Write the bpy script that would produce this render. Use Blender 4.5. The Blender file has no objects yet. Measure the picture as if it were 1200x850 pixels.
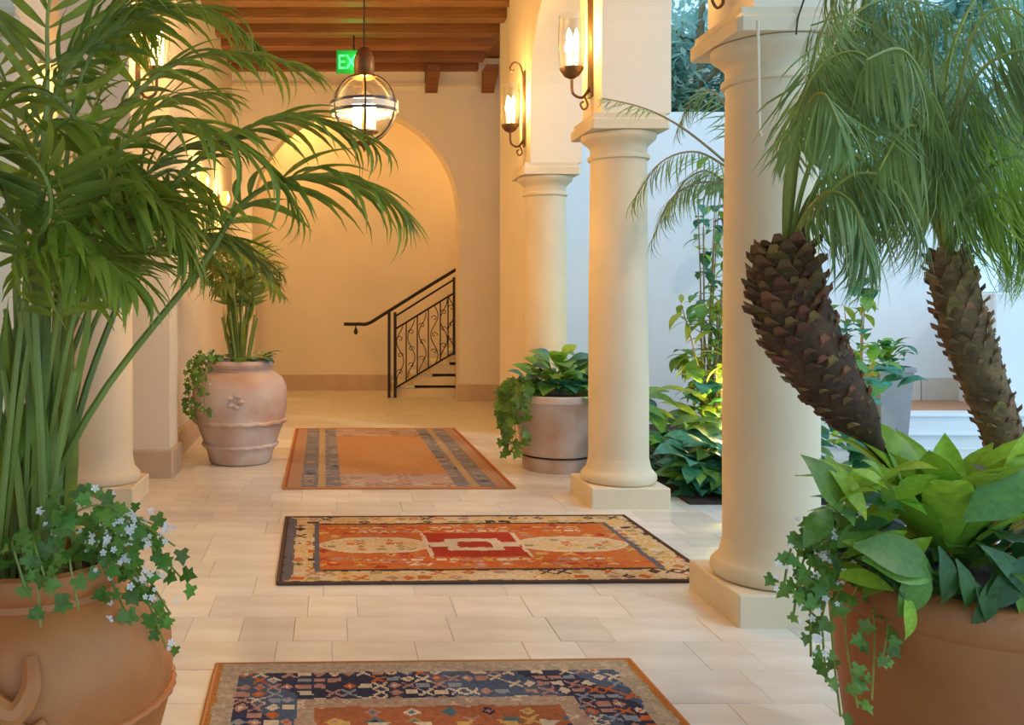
import bpy, math, random
from mathutils import Vector, Matrix, Euler, noise
random.seed(7)
R = math.radians
SC = bpy.context.scene
COL = SC.collection

# ------------------------------------------------------------------ camera, sky, exposure
F, VX, VY, EYE = 1040.0, 390.0, 352.0, 1.5
cd = bpy.data.cameras.new('camera')
cam = bpy.data.objects.new('camera', cd); COL.objects.link(cam)
cam.location = (0, 0, EYE); cam.rotation_euler = (R(90), 0, 0)
cd.sensor_width = 36; cd.lens = F / 1200 * 36
cd.shift_x = (600 - VX) / 1200; cd.shift_y = -(425 - VY) / 1200
cd.clip_start = .05
SC.camera = cam
wd = bpy.data.worlds.new('sky'); SC.world = wd; wd.use_nodes = True
bg = wd.node_tree.nodes['Background']
bg.inputs[0].default_value = (.44, .71, 1.0, 1); bg.inputs[1].default_value = 1.40
sd = bpy.data.lights.new('sun', 'SUN'); sd.energy = .5; sd.angle = R(3); sd.color = (1, .93, .8)
so = bpy.data.objects.new('sun', sd); COL.objects.link(so)
so.rotation_euler = Vector((-.62, .45, -.75)).to_track_quat('-Z', 'Y').to_euler()
SC.view_settings.view_transform = 'Standard'; SC.view_settings.look = 'None'
SC.view_settings.gamma = 1; SC.view_settings.use_curve_mapping = False
SC.view_settings.exposure = .24
LAMP = (1.0, .54, .14)

def P(px, py, Y):            # world point seen at photo pixel (px,py) at depth Y
    return Vector(((px - VX) / F * Y, Y, EYE - (py - VY) / F * Y))

# ------------------------------------------------------------------ materials
def mat(name, col, rough=.6, var=.0, scale=8, bump=0., bscale=40, metal=0, spec=.5, col2=None, objvar=0, attr=None,
        trans=0, emit=None, estr=0, detail=6, squash=None):
    m = bpy.data.materials.new(name); m.use_nodes = True
    nt = m.node_tree; N = nt.nodes; L = nt.links
    b = N['Principled BSDF']
    b.inputs['Roughness'].default_value = rough; b.inputs['Metallic'].default_value = metal
    b.inputs['Specular IOR Level'].default_value = spec
    b.inputs['Base Color'].default_value = (*col, 1)
    src = None
    tc = N.new('ShaderNodeTexCoord')
    if attr:
        a = N.new('ShaderNodeVertexColor'); a.layer_name = attr; src = a.outputs[0]
    if var or col2:
        nz = N.new('ShaderNodeTexNoise'); nz.inputs['Scale'].default_value = scale; nz.inputs['Detail'].default_value = detail
        if squash:
            mp = N.new('ShaderNodeMapping'); mp.inputs['Scale'].default_value = squash
            L.new(tc.outputs['Object'], mp.inputs[0]); L.new(mp.outputs[0], nz.inputs['Vector'])
        else:
            L.new(tc.outputs['Object'], nz.inputs['Vector'])
        cr = N.new('ShaderNodeValToRGB')
        cr.color_ramp.elements[0].position = .32; cr.color_ramp.elements[1].position = .68
        c2 = col2 or tuple(max(0, c * (1 - var)) for c in col)
        cr.color_ramp.elements[0].color = (*c2, 1); cr.color_ramp.elements[1].color = (*col, 1)
        L.new(nz.outputs['Fac'], cr.inputs[0])
        if src:
            mx = N.new('ShaderNodeMix'); mx.data_type = 'RGBA'; mx.blend_type = 'MULTIPLY'; mx.inputs[0].default_value = 1
            L.new(src, mx.inputs[6]); L.new(cr.outputs[0], mx.inputs[7]); src = mx.outputs[2]
        else:
            src = cr.outputs[0]
    if objvar:
        oi = N.new('ShaderNodeObjectInfo')
        hs = N.new('ShaderNodeHueSaturation')
        mr = N.new('ShaderNodeMapRange'); mr.inputs[3].default_value = 1 - objvar; mr.inputs[4].default_value = 1 + objvar
        L.new(oi.outputs['Random'], mr.inputs[0]); L.new(mr.outputs[0], hs.inputs['Value'])
        m2 = N.new('ShaderNodeMapRange'); m2.inputs[3].default_value = .5 - objvar * .06; m2.inputs[4].default_value = .5 + objvar * .06
        ml = N.new('ShaderNodeMath'); ml.operation = 'MULTIPLY'; ml.inputs[1].default_value = 7.31
        fr = N.new('ShaderNodeMath'); fr.operation = 'FRACT'
        L.new(oi.outputs['Random'], ml.inputs[0]); L.new(ml.outputs[0], fr.inputs[0]); L.new(fr.outputs[0], m2.inputs[0]); L.new(m2.outputs[0], hs.inputs['Hue'])
        if src: L.new(src, hs.inputs['Color'])
        else: hs.inputs['Color'].default_value = (*col, 1)
        src = hs.outputs[0]
    if src: L.new(src, b.inputs['Base Color'])
    if bump:
        n2 = N.new('ShaderNodeTexNoise'); n2.inputs['Scale'].default_value = bscale; n2.inputs['Detail'].default_value = 5
        L.new(tc.outputs['Object'], n2.inputs['Vector'])
        bp = N.new('ShaderNodeBump'); bp.inputs['Strength'].default_value = bump; bp.inputs['Distance'].default_value = .02
        L.new(n2.outputs['Fac'], bp.inputs['Height']); L.new(bp.outputs[0], b.inputs['Normal'])
    if trans:                                   # thin leaf: light passes through
        tr = N.new('ShaderNodeBsdfTranslucent')
        if src: L.new(src, tr.inputs[0])
        else: tr.inputs[0].default_value = (*col, 1)
        ms = N.new('ShaderNodeMixShader'); ms.inputs[0].default_value = trans
        L.new(b.outputs[0], ms.inputs[1]); L.new(tr.outputs[0], ms.inputs[2])
        L.new(ms.outputs[0], N['Material Output'].inputs[0])
    if emit:
        b.inputs['Emission Color'].default_value = (*emit, 1); b.inputs['Emission Strength'].default_value = estr
    return m

def glass(name, tint, refl=.12):
    m = bpy.data.materials.new(name); m.use_nodes = True
    nt = m.node_tree; N = nt.nodes; L = nt.links
    N.remove(N['Principled BSDF'])
    t = N.new('ShaderNodeBsdfTransparent'); t.inputs[0].default_value = (*tint, 1)
    g = N.new('ShaderNodeBsdfGlossy'); g.inputs['Roughness'].default_value = .05
    lw = N.new('ShaderNodeLayerWeight'); lw.inputs[0].default_value = .35
    mr = N.new('ShaderNodeMapRange'); mr.inputs[3].default_value = refl; mr.inputs[4].default_value = .7
    L.new(lw.outputs['Facing'], mr.inputs[0])
    ms = N.new('ShaderNodeMixShader'); L.new(mr.outputs[0], ms.inputs[0]); L.new(t.outputs[0], ms.inputs[1]); L.new(g.outputs[0], ms.inputs[2])
    L.new(ms.outputs[0], N['Material Output'].inputs[0])
    return m

def brickmat(name, c1, c2, mortar, bw, bh, rough=.4):
    m = mat(name, c1, rough)
    nt = m.node_tree; N = nt.nodes; L = nt.links
    tc = N.new('ShaderNodeTexCoord'); b = N.new('ShaderNodeTexBrick')
    b.inputs['Color1'].default_value = (*c1, 1); b.inputs['Color2'].default_value = (*c2, 1); b.inputs['Mortar'].default_value = (*mortar, 1)
    b.inputs['Scale'].default_value = 1; b.inputs['Mortar Size'].default_value = .004
    b.inputs['Brick Width'].default_value = bw; b.inputs['Row Height'].default_value = bh
    L.new(tc.outputs['Object'], b.inputs[0])
    nz = N.new('ShaderNodeTexNoise'); nz.inputs['Scale'].default_value = 3; nz.inputs['Detail'].default_value = 6
    L.new(tc.outputs['Object'], nz.inputs['Vector'])
    cr = N.new('ShaderNodeValToRGB'); cr.color_ramp.elements[0].color = (.82, .8, .76, 1); cr.color_ramp.elements[1].color = (1, 1, 1, 1)
    L.new(nz.outputs['Fac'], cr.inputs[0])
    mx = N.new('ShaderNodeMix'); mx.data_type = 'RGBA'; mx.blend_type = 'MULTIPLY'; mx.inputs[0].default_value = 1
    L.new(b.outputs[0], mx.inputs[6]); L.new(cr.outputs[0], mx.inputs[7])
    L.new(mx.outputs[2], N['Principled BSDF'].inputs['Base Color'])
    return m

STUCCO = mat('stucco', (.84, .74, .57), .75, var=.06, scale=1.6, bump=.06, bscale=25)
STUCCOW = mat('white_stucco', (.86, .86, .85), .8, var=.05, scale=2, bump=.06, bscale=25)
STONE = mat('column_stone', (.79, .66, .44), .6, var=.08, scale=3, bump=.05, bscale=60)
BASEB = mat('base_stone', (.60, .44, .29), .5, var=.12, scale=5)
TILE = mat('floor_tile', (.80, .745, .65), .28, col2=(.68, .60, .48), scale=2.2, objvar=.10, bump=.03, bscale=30, squash=(1, 3.5, 1))
GROUT = mat('grout', (.68, .62, .52), .8, var=.1)
FLOORFAR = brickmat('floor_far_tiles', (.80, .745, .65), (.73, .67, .56), (.64, .57, .46), .46, .30, .32)
PAVE = brickmat('courtyard_paving', (.72, .71, .68), (.66, .66, .64), (.5, .5, .48), .6, .6, .7)
WOOD = mat('beam_wood', (.30, .125, .035), .55, col2=(.17, .065, .02), scale=3, squash=(.6, 14, 14), bump=.1, bscale=20, objvar=.15)
PLANK = mat('plank_wood', (.42, .20, .07), .55, col2=(.28, .12, .04), scale=3, squash=(.6, 10, 10), objvar=.15)
IRON = mat('dark_iron', (.03, .024, .02), .45, metal=.6, bump=.1, bscale=80)
BRONZE = mat('bronze', (.17, .10, .05), .4, metal=.8)
TERRA = mat('terracotta', (.62, .235, .065), .55, col2=(.47, .145, .035), scale=3.5, bump=.12, bscale=18)
TERRAD = mat('terracotta_dark', (.42, .165, .05), .55, col2=(.30, .10, .028), scale=3, bump=.12, bscale=18)
TERRAW = mat('terracotta_whitewashed', (.64, .56, .52), .75, col2=(.52, .30, .19), scale=3.2, bump=.15, bscale=16, detail=8)
SOIL = mat('soil', (.05, .032, .02), .95, var=.4, scale=30, bump=.5, bscale=60)
PALM_BACKLIT = mat('palm_backlit', (.37, .49, .05), .42, trans=.5, var=.3, scale=5)  # brighter copy of the palm green, backlight put into the colour
PALM = mat('palm_green', (.31, .42, .05), .42, trans=.45, var=.35, scale=5, objvar=.28)
PALMD = mat('palm_green_dark', (.22, .31, .05), .42, trans=.3, var=.35, scale=5, objvar=.25)
CANE = mat('cane_green', (.30, .34, .06), .45, col2=(.17, .22, .04), scale=6, squash=(1, 1, .3))
DATE_BACKLIT = mat('date_palm_backlit', (.38, .56, .08), .45, trans=.5, var=.35, scale=6)  # brighter date palm copy, light shining through the fronds painted in
DATE = mat('date_palm_green', (.27, .42, .13), .45, trans=.42, var=.4, scale=6, objvar=.2)
LIME = mat('lime_leaf', (.33, .58, .045), .38, trans=.35, var=.3, scale=14, objvar=.22)
DEEP = mat('deep_leaf', (.05, .14, .03), .35, trans=.2, var=.4, scale=14, objvar=.3)
MIDG = mat('mid_leaf', (.17, .37, .055), .4, trans=.28, var=.3, scale=14, objvar=.25)
TEAL = mat('teal_leaf', (.06, .30, .17), .35, trans=.22, col2=(.03, .13, .07), scale=9, objvar=.25)
YELL = mat('yellow_green_leaf', (.42, .50, .06), .45, trans=.35, var=.2, scale=9, objvar=.2)
IVY = mat('ivy_leaf', (.14, .29, .035), .42, trans=.25, var=.35, scale=20, objvar=.35)
MAROON = mat('maroon_leaf', (.13, .03, .02), .4, trans=.15, var=.3, scale=9)
TREEG = mat('tree_leaf_hazy', (.42, .60, .46), .5, trans=.55, col2=(.26, .48, .44), scale=1.5)  # leaf colour lightened to carry distance haze
BARK = mat('palm_bark', (.115, .058, .025), .85, col2=(.045, .022, .01), scale=14, bump=.6, bscale=40)
BOOT = mat('palm_boot', (.24, .115, .035), .8, col2=(.07, .03, .012), scale=20, objvar=.5)
BARK2 = mat('palm_bark_light', (.24, .15, .06), .85, col2=(.09, .05, .02), scale=16, bump=.5, bscale=40)
BOOT2 = mat('palm_boot_light', (.30, .18, .07), .8, col2=(.13, .07, .025), scale=20, objvar=.5)
TWIG = mat('twig', (.30, .21, .10), .8, var=.3)
PETAL = mat('white_petal', (.92, .88, .84), .5, trans=.2)
PETALY = mat('yellow_petal', (.85, .55, .06), .5, trans=.2)
GLASS = glass('clear_glass', (.97, .98, .97))
BULB = mat('lit_bulb', (1, .9, .7), emit=(1, .76, .42), estr=30)
CANDLE = mat('candle_sleeve', (.9, .82, .62), .5, emit=(1, .70, .34), estr=2.6)
AMBER = mat('amber_glass', (.9, .45, .08), .4, emit=(1, .48, .06), estr=3)
GREENP = mat('exit_panel', (.02, .20, .05), .3, emit=(.0, .30, .03), estr=.55)
GREENL = mat('exit_letter', (.2, 1, .4), .3, emit=(.03, 1, .22), estr=1.3)
STEPW = mat('white_step', (.80, .80, .79), .6, var=.06, scale=3)
TERRAT = mat('terracotta_paving', (.62, .27, .13), .6, var=.15, scale=6)
GREY = mat('grey_planter', (.33, .32, .31), .65, var=.15, scale=6)
BAND = mat('navy_band', (.05, .06, .10), .35, metal=.4)
WHITEM = mat('white_band', (.8, .8, .76), .3)
ROPE = mat('pale_cord', (.78, .68, .50), .8)
RUGM = mat('rug_pile', (1, 1, 1), .95, attr='Col', var=.28, scale=55, bump=.4, bscale=220, spec=.1)
FRINGE = mat('rug_edge', (.62, .50, .34), .95)
FRINGED = mat('rug_edge_dark', (.10, .05, .03), .95)
FRINGEO = mat('rug_edge_rust', (.55, .20, .05), .95)

# ------------------------------------------------------------------ mesh helpers
class MB:
    def __init__(s): s.v = []; s.f = []; s.sm = False
    def add(s, vs, fs):
        o = len(s.v); s.v += [tuple(v) for v in vs]; s.f += [tuple(i + o for i in f) for f in fs]; return s
    def box(s, a, b, c, d, e, f, m=None):
        vs = [Vector((x, y, z)) for z in (e, f) for y in (c, d) for x in (a, b)]
        if m: vs = [m @ v for v in vs]
        return s.add(vs, [(0, 2, 3, 1), (4, 5, 7, 6), (0, 1, 5, 4), (2, 6, 7, 3), (0, 4, 6, 2), (1, 3, 7, 5)])
    def bev(s, a, b, c, d, e, f, r, m=None):       # box with chamfered vertical edges and top edge
        def ring(i, z): return [(a + i, c), (b - i, c), (b, c + i), (b, d - i), (b - i, d), (a + i, d), (a, d - i), (a, c + i)]
        def rin(k, z, sh): return [Vector((max(a + sh, min(b - sh, x)), max(c + sh, min(d - sh, y)), z)) for x, y in ring(k, z)]
        vs = rin(r, e, 0) + rin(r, f - r, 0) + rin(r, f, r)
        if m: vs = [m @ v for v in vs]
        fs = [tuple(range(7, -1, -1)), tuple(range(16, 24))]
        for k in (0, 8):
            for i in range(8): j = (i + 1) % 8; fs.append((k + i, k + j, k + 8 + j, k + 8 + i))
        return s.add(vs, fs)
    def lathe(s, prof, n=32, c=(0, 0, 0), m=None, cap=True):
        vs = []
        for r, z in prof:
            for i in range(n):
                a = 2 * math.pi * i / n; v = Vector((c[0] + r * math.cos(a), c[1] + r * math.sin(a), c[2] + z)); vs.append(m @ v if m else v)
        fs = []
        for k in range(len(prof) - 1):
            for i in range(n):
                j = (i + 1) % n; fs.append((k * n + i, k * n + j, (k + 1) * n + j, (k + 1) * n + i))
        if cap:
            fs.append(tuple(range(n - 1, -1, -1))); q = (len(prof) - 1) * n; fs.append(tuple(range(q, q + n)))
        return s.add(vs, fs)
    def tube(s, pts, rad, n=6, close=True):
        pts = [Vector(p) for p in pts]; vs = []; u = None
        for i, p in enumerate(pts):
            t = (pts[min(i + 1, len(pts) - 1)] - pts[max(i - 1, 0)]).normalized()
            if u is None: u = t.orthogonal().normalized()
            u = (u - t * u.dot(t))
            u = u.normalized() if u.length > 1e-6 else t.orthogonal().normalized()
            w = t.cross(u); r = rad(i / (len(pts) - 1)) if callable(rad) else rad
            for k in range(n):
                a = 2 * math.pi * k / n; vs.append(p + u * (r * math.cos(a)) + w * (r * math.sin(a)))
        fs = []
        for i in range(len(pts) - 1):
            for k in range(n):
                j = (k + 1) % n; fs.append((i * n + k, i * n + j, (i + 1) * n + j, (i + 1) * n + k))
        if close:
            fs.append(tuple(range(n - 1, -1, -1))); q = (len(pts) - 1) * n; fs.append(tuple(range(q, q + n)))
        return s.add(vs, fs)
    def mesh(s, name, m, smooth=False):
        me = bpy.data.meshes.new(name); me.from_pydata(s.v, [], s.f); me.update()
        if m: me.materials.append(m)
        if smooth:
            for p in me.polygons: p.use_smooth = True
            try: me.set_sharp_from_angle(angle=R(40))
            except Exception: pass
        return me
    def build(s, name, m, parent=None, smooth=False):
        return link(name, s.mesh(name, m, smooth), parent)

def link(name, data, parent=None, mw=None):
    o = bpy.data.objects.new(name, data); COL.objects.link(o)
    if mw is not None: o.matrix_basis = mw
    if parent: o.parent = parent
    return o
def wpar(o, root):                                  # geometry given in world coordinates under a root that is only moved
    o.parent = root; o.matrix_parent_inverse = Matrix.Translation(-Vector(root.location)); return o
def thing(name, label, cat, loc=(0, 0, 0), rz=0, group=None):
    o = bpy.data.objects.new(name, None); COL.objects.link(o); o.empty_display_size = .1
    o.location = loc; o.rotation_euler = (0, 0, rz); tag(o, label, cat, group); return o
def tag(o, label=None, cat=None, group=None, kind=None):
    if label: o['label'] = label
    if cat: o['category'] = cat
    if group: o['group'] = group
    if kind: o['kind'] = kind
    return o
def struct(o, label=None): o['kind'] = 'structure'; return tag(o, label)
def dup(root, loc, rz=None, label=None):
    def cp(o, par):
        c = o.copy(); COL.objects.link(c); c.parent = par
        for ch in o.children: cp(ch, c)
        return c
    c = cp(root, None); c.location = loc
    if rz is not None: c.rotation_euler = (0, 0, rz)
    if label: c['label'] = label
    return c
def smooth_path(pts, n):
    pts = [Vector(p) for p in pts]; out = []; m = len(pts) - 1
    for k in range(n + 1):
        x = k / n * m; i = min(int(x), m - 1); t = x - i
        p0, p1, p2, p3 = pts[max(i - 1, 0)], pts[i], pts[i + 1], pts[min(i + 2, m)]
        out.append(.5 * (2 * p1 + (p2 - p0) * t + (2 * p0 - 5 * p1 + 4 * p2 - p3) * t * t + (3 * p1 - p0 - 3 * p2 + p3) * t ** 3))
    return out
def point_light(name, loc, power, col=LAMP, r=.05, parent=None):
    l = bpy.data.lights.new(name, 'POINT'); l.energy = power; l.color = col; l.shadow_soft_size = r
    o = bpy.data.objects.new(name, l); COL.objects.link(o); o.location = loc
    if parent: o.parent = parent
    return o

# ------------------------------------------------------------------ the setting
CX = 2.14                                            # column axis of the right arcade
CY = [4.34, 6.65, 8.95]
ZC, ZB, ZT = 5.10, 4.90, 2.85                         # ceiling boards, beam undersides, pier feet
FAR = 13.2

# floor: bedding slab, single tiles in front, tiled slab beyond
fl = struct(MB().box(-4.4, 2.62, -3, 9.6, -.16, -.012).build('floor', GROUT), 'cream stone tiled floor of the arcade walk')
tmesh = {}
for wdt in (.24, .36, .47):
    tmesh[wdt] = MB().bev(-wdt / 2 + .0008, wdt / 2 - .0008, -.1492, .1492, -.012, 0, .0012).mesh('tile', TILE)
rt = random.Random(3)
ntile = 0; y = 3.0
while y < 9.55:
    x = -2.05 + rt.uniform(-.2, 0); lim = 2.6
    while x < lim:
        w_ = rt.choice((.24, .36, .47, .47))
        if x + w_ > 2.58:                              # cut tile at the floor edge
            w_ = round(2.62 - x, 2)
            if w_ not in tmesh: tmesh[w_] = MB().bev(-w_ / 2 + .0008, w_ / 2 - .0008, -.1492, .1492, -.012, 0, .0012).mesh('tile', TILE)
        yc = y + .15
        px0 = VX + F * (x + w_) / yc
        if px0 > -20 and ntile < 300:
            o = link('tile', tmesh[w_], fl, Matrix.Translation((x + w_ / 2, yc, rt.uniform(-.0008, .0008)))); ntile += 1
        x += w_
    y += .30
struct(MB().box(-4.4, 5.5, 9.6, 14.9, -.16, 0).build('floor_far', FLOORFAR), 'cream stone floor at the stair end of the walk')
wf = struct(MB().box(-4.4, -2.3, -3, 9.6, -.012, 0).build('floor_side', FLOORFAR))
struct(MB().box(-2.3, 2.62, -3, 3.0, -.012, 0).build('floor_near', FLOORFAR))
struct(MB().box(2.62, 14, -3, 6.52, -.16, -.004).build('floor_courtyard', PAVE), 'pale courtyard paving beside the arcade')
struct(MB().box(4.6, 14, 6.52, 9.0, -.16, -.004).build('floor_courtyard_back', PAVE))
tag(MB().box(2.62, 4.6, 6.52, 10.6, -.2, .02).build('planting_bed', SOIL), kind='structure')

# right arcade wall with arches
def arch_wall(mb, plane, a0, a1, c0, c1, spring, rise, top, n=24, hw=None):
    mid = (c0 + c1) / 2; hw = (c1 - c0) / 2
    pr = [(mid - hw * math.cos(math.pi * i / n), spring + rise * math.sin(math.pi * i / n)) for i in range(n + 1)]
    def pt(t, u, z): return (t, u, z) if plane == 'x' else (u, t, z)
    for (u0, z0), (u1, z1) in zip(pr, pr[1:]):
        vs = [pt(a0, u0, z0), pt(a0, u1, z1), pt(a0, u1, top), pt(a0, u0, top), pt(a1, u0, z0), pt(a1, u1, z1), pt(a1, u1, top), pt(a1, u0, top)]
        mb.add(vs, [(0, 1, 2, 3), (5, 4, 7, 6), (0, 4, 5, 1)])
XI, XO = 1.94, 2.44
mb = MB()
for yc in CY: mb.box(XI, XO, yc - .25, yc + .25, ZT, ZC)
for a, b in zip(CY, CY[1:]): arch_wall(mb, 'x', XI, XO, a + .25, b - .25, 3.5, .9, ZC)
arch_wall(mb, 'x', XI, XO, -.55, CY[0] - .25, 3.5, .9, ZC)
mb.box(XI, XO, -1.05, -.55, 0, ZC)
arch_wall(mb, 'x', XI, XO, CY[2] + .25, 9.75, 3.5, .25, ZC)
struct(mb.build('wall_right', STUCCO), 'cream arcade wall with round arches above the columns')
struct(MB().box(2.10, XO, 9.75, 11.15, 0, ZC).build('wall_right_end', STUCCO), 'cream wall pier at the end of the arcade')
struct(MB().bev(2.055, XO + .03, 9.70, 11.19, 0, .27, .02).build('baseboard_right', STONE))
struct(MB().box(3.0, 3.2, 10.9, FAR, 0, ZC).build('wall_sky_block', STUCCO))  # unseen wall added to keep blue sky light off the end wall
struct(MB().box(2.46, 3.2, 10.6, FAR + .4, ZC, ZC + .2).build('ceiling_sky_block', PLANK))  # roof added over that wall, shuts out the sky as well
# left side
mb = MB()
mb.box(-1.97, -1.47, 6.40, 6.90, ZT, ZC); mb.box(-1.97, -1.47, 4.09, 4.59, ZT, ZC)
arch_wall(mb, 'x', -1.97, -1.47, 4.59, 6.40, 3.5, .9, ZC)
arch_wall(mb, 'x', -1.97, -1.47, -.55, 4.09, 3.5, .9, ZC)
arch_wall(mb, 'x', -1.97, -1.47, 6.90, 7.5, 3.5, .3, ZC)
mb.box(-1.97, -1.47, -1.05, -.55, 0, ZC)
mb.box(-1.76, -1.38, 7.5, 7.9, 0, ZC); mb.box(-1.72, -1.50, 7.9, FAR + .02, 0, ZC)
struct(mb.build('wall_left', STUCCO), 'cream wall and pilaster behind the left column')
mb = MB(); mb.bev(-1.80, -1.345, 7.46, 7.94, 0, .235, .012); struct(mb.build('baseboard_left', BASEB))
struct(MB().bev(-1.5, -1.46, 7.94, FAR - .02, 0, .25, .008).build('baseboard_left_far', BASEB))
struct(MB().box(-4.4, -1.76, 7.9, 8.1, 0, ZC).build('wall_left_end', STUCCO))
struct(MB().box(-4.4, -4.2, -3, 8.0, 0, ZC).build('wall_left_outer', STUCCO))
# far wall with the stair arch
AX, AR = .343, 1.54
mb = MB()
mb.box(-1.72, AX - AR, FAR, FAR + .4, 0, ZC); mb.box(AX + AR, 6, FAR, FAR + .4, 0, ZC)
mb.box(AX - AR, AX - AR + .001, FAR, FAR + .4, 2.7, ZC)
arch_wall(mb, 'y', FAR, FAR + .4, AX - AR, AX + AR, 2.78, AR + .04, ZC + .3, n=40)
struct(mb.build('wall_far', STUCCO), 'cream end wall with a round arch to the staircase')
struct(MB().bev(AX + AR - .01, 2.7, FAR - .03, FAR + .1, 0, .25, .008).build('baseboard_far', BASEB))
mb = MB(); mb.box(-1.6, 7, 14.75, 14.9, 0, 5.2); mb.box(-1.75, -1.6, 13.6, 14.9, 0, 5.2); mb.box(7, 7.15, 13.6, 14.9, 0, 5.2)
struct(mb.build('wall_stair', STUCCO), 'warm lit stairwell wall behind the arch')
struct(MB().bev(-1.6, 1.0, 14.72, 14.75, 0, .26, .006).build('baseboard_stair', BASEB))
struct(MB().box(-1.75, 7.15, 13.58, 14.9, 5.2, 5.35).build('ceiling_stair', STUCCO))
struct(MB().box(-1.72, 1.94, FAR + .02, FAR + .38, ZC + .3, 5.5).build('wall_far_top', STUCCO))
# ceiling with boards and beams
ce = struct(MB().box(-4.4, 2.46, -3, FAR + .4, ZC + .03, ZC + .2).build('ceiling', PLANK), 'brown timber ceiling of boards on heavy cross beams')
pl = MB().box(-1.6, 2.3, -.092, .092, ZC, ZC + .03).mesh('plank', PLANK)
k = 0
yy = 9.0
while yy < FAR: link('plank', pl, ce, Matrix.Translation((0, yy, 0))); yy += .2
struct(MB().box(-4.4, 2.3, -3, 8.9, ZC, ZC + .03).build('ceiling_near', PLANK))
bm = MB().bev(-1.55, 2.15, -.1, .1, -.22, 0, .012).mesh('beam', WOOD)
for v in bm.vertices: v.co.z = -.22 - v.co.z
bm.flip_normals() if hasattr(bm, 'flip_normals') else None
for i in range(-5, 17):
    yb = 3.6 + i * .6
    if yb > -2.5: link('beam', bm, ce, Matrix.Translation((0, yb, ZB + .22)))
struct(MB().box(-1.5, 2.15, FAR - .05, FAR, ZC - .42, ZC - .38).build('trim_1', STONE))
# corbels on the far wall
cb = MB()
pr = [(0, 0), (-.42, 0), (-.42, -.10), (-.34, -.16), (-.22, -.19), (-.10, -.27), (-.04, -.32), (0, -.32)]
cb.add([(x, yv, z) for x in (-.09, .09) for yv, z in pr], [tuple(range(8)), tuple(range(15, 7, -1))] + [(i, i + 8, (i + 1) % 8 + 8, (i + 1) % 8) for i in range(8)])
c0 = tag(cb.build('corbel', WOOD), 'scrolled dark wooden corbel on the end wall above the stair arch, farther from the lantern'[:200], 'corbel', 'wooden corbels under the ceiling')
c0.location = (2.30, FAR, ZB)
c0['label'] = 'curved dark wooden corbel on the end wall, next to the arcade wall'
c1 = c0.copy(); COL.objects.link(c1); c1.location = (1.46, FAR, ZB); c1['label'] = 'curved dark wooden corbel on the end wall, above the stair arch'

# ------------------------------------------------------------------ columns
def make_column(label):
    t = thing('column', label, 'column', (CX, CY[0], 0), 0, 'round stone columns')
    MB().bev(-.285, .285, -.285, .285, 0, .15, .008).build('plinth', STONE, t)
    MB().lathe([(.2, .15), (.262, .155), (.275, .18), (.272, .21), (.25, .235), (.235, .25), (.225, .29), (.218, .33)], 48).build('base_ring', STONE, t, True)
    MB().lathe([(.217, .33), (.217, .9), (.214, 1.6), (.203, 2.54)], 48).build('shaft', STONE, t, True)
    c = MB(); c.lathe([(.204, 2.54), (.222, 2.545), (.225, 2.56), (.222, 2.575), (.205, 2.58), (.205, 2.63), (.215, 2.645), (.24, 2.67), (.265, 2.69), (.272, 2.71), (.272, 2.73), (.26, 2.735)], 48)
    cp = c.build('capital', STONE, t, True)
    MB().bev(-.285, .285, -.285, .285, 2.735, ZT - .03, .02).build('abacus', STONE, cp)
    MB().box(-.262, .262, -.262, .262, ZT - .03, ZT).build('fillet', STONE, cp)
    return t
colA = make_column('round cream stone column behind the palm trunks in the terracotta tub')
dup(colA, (CX, CY[1], 0), label='round cream stone column at the corner of the red patterned rug')
dup(colA, (CX, CY[2], 0), label='round cream stone column behind the tub of trailing greenery')
dup(colA, (-1.72, 6.65, 0), label='round white stone column behind the large areca palm and in front of a pilaster')
dup(colA, (-1.72, 4.34, 0), label='round white stone column glimpsed through the canes of the areca palm')

# ------------------------------------------------------------------ sconces
def make_sconce(label):                              # local: wall at x=0, lamp towards -x
    t = thing('wall_sconce', label, 'wall lamp', (0, 0, 0), 0, 'glass wall sconces')
    b = MB(); b.bev(-.02, 0, -.05, .05, -.40, .36, .006); b.build('backplate', BRONZE, t)
    a = MB(); a.tube(smooth_path([(-.015, 0, -.33), (-.07, 0, -.40), (-.14, 0, -.37), (-.15, 0, -.28), (-.15, 0, -.22)], 16), .012)
    a.build('scroll_arm', BRONZE, t, True); a = MB(); a.tube(smooth_path([(-.015, 0, .30), (-.05, 0, .42), (-.11, 0, .45), (-.15, 0, .40), (-.14, 0, .36), (-.11, 0, .37)], 18), .009)
    a.build('top_hook', BRONZE, t, True); a = MB(); a.tube(smooth_path([(-.05, 0, -.40), (-.03, 0, -.46), (-.06, 0, -.49), (-.085, 0, -.45), (-.06, 0, -.43)], 14), .008)
    a.build('tail_scroll', BRONZE, t, True)
    MB().lathe([(.02, -.26), (.055, -.24), (.085, -.20), (.09, -.18), (.07, -.175)], 20, (-.15, 0, 0)).build('cup', BRONZE, t, True)
    MB().lathe([(.085, -.18), (.098, -.05), (.10, .1), (.09, .2), (.095, .22)], 24, (-.15, 0, 0), cap=False).build('glass_shade', GLASS, t, True)
    for dx, dy in ((-.03, -.03), (.03, -.02), (0, .035)):
        c = MB().lathe([(.013, -.18), (.013, .0)], 10, (-.15 + dx, dy, 0)).build('candle', CANDLE, t)
        MB().lathe([(.004, .0), (.016, .02), (.018, .045), (.011, .08), (.002, .11)], 10, (-.15 + dx, dy, 0)).build('bulb', BULB, c, True)
    return t
sc0 = make_sconce('lit glass wall sconce on the pier above the column beside the red patterned rug')
sc0.location = (XI, CY[1], 3.42)
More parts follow.
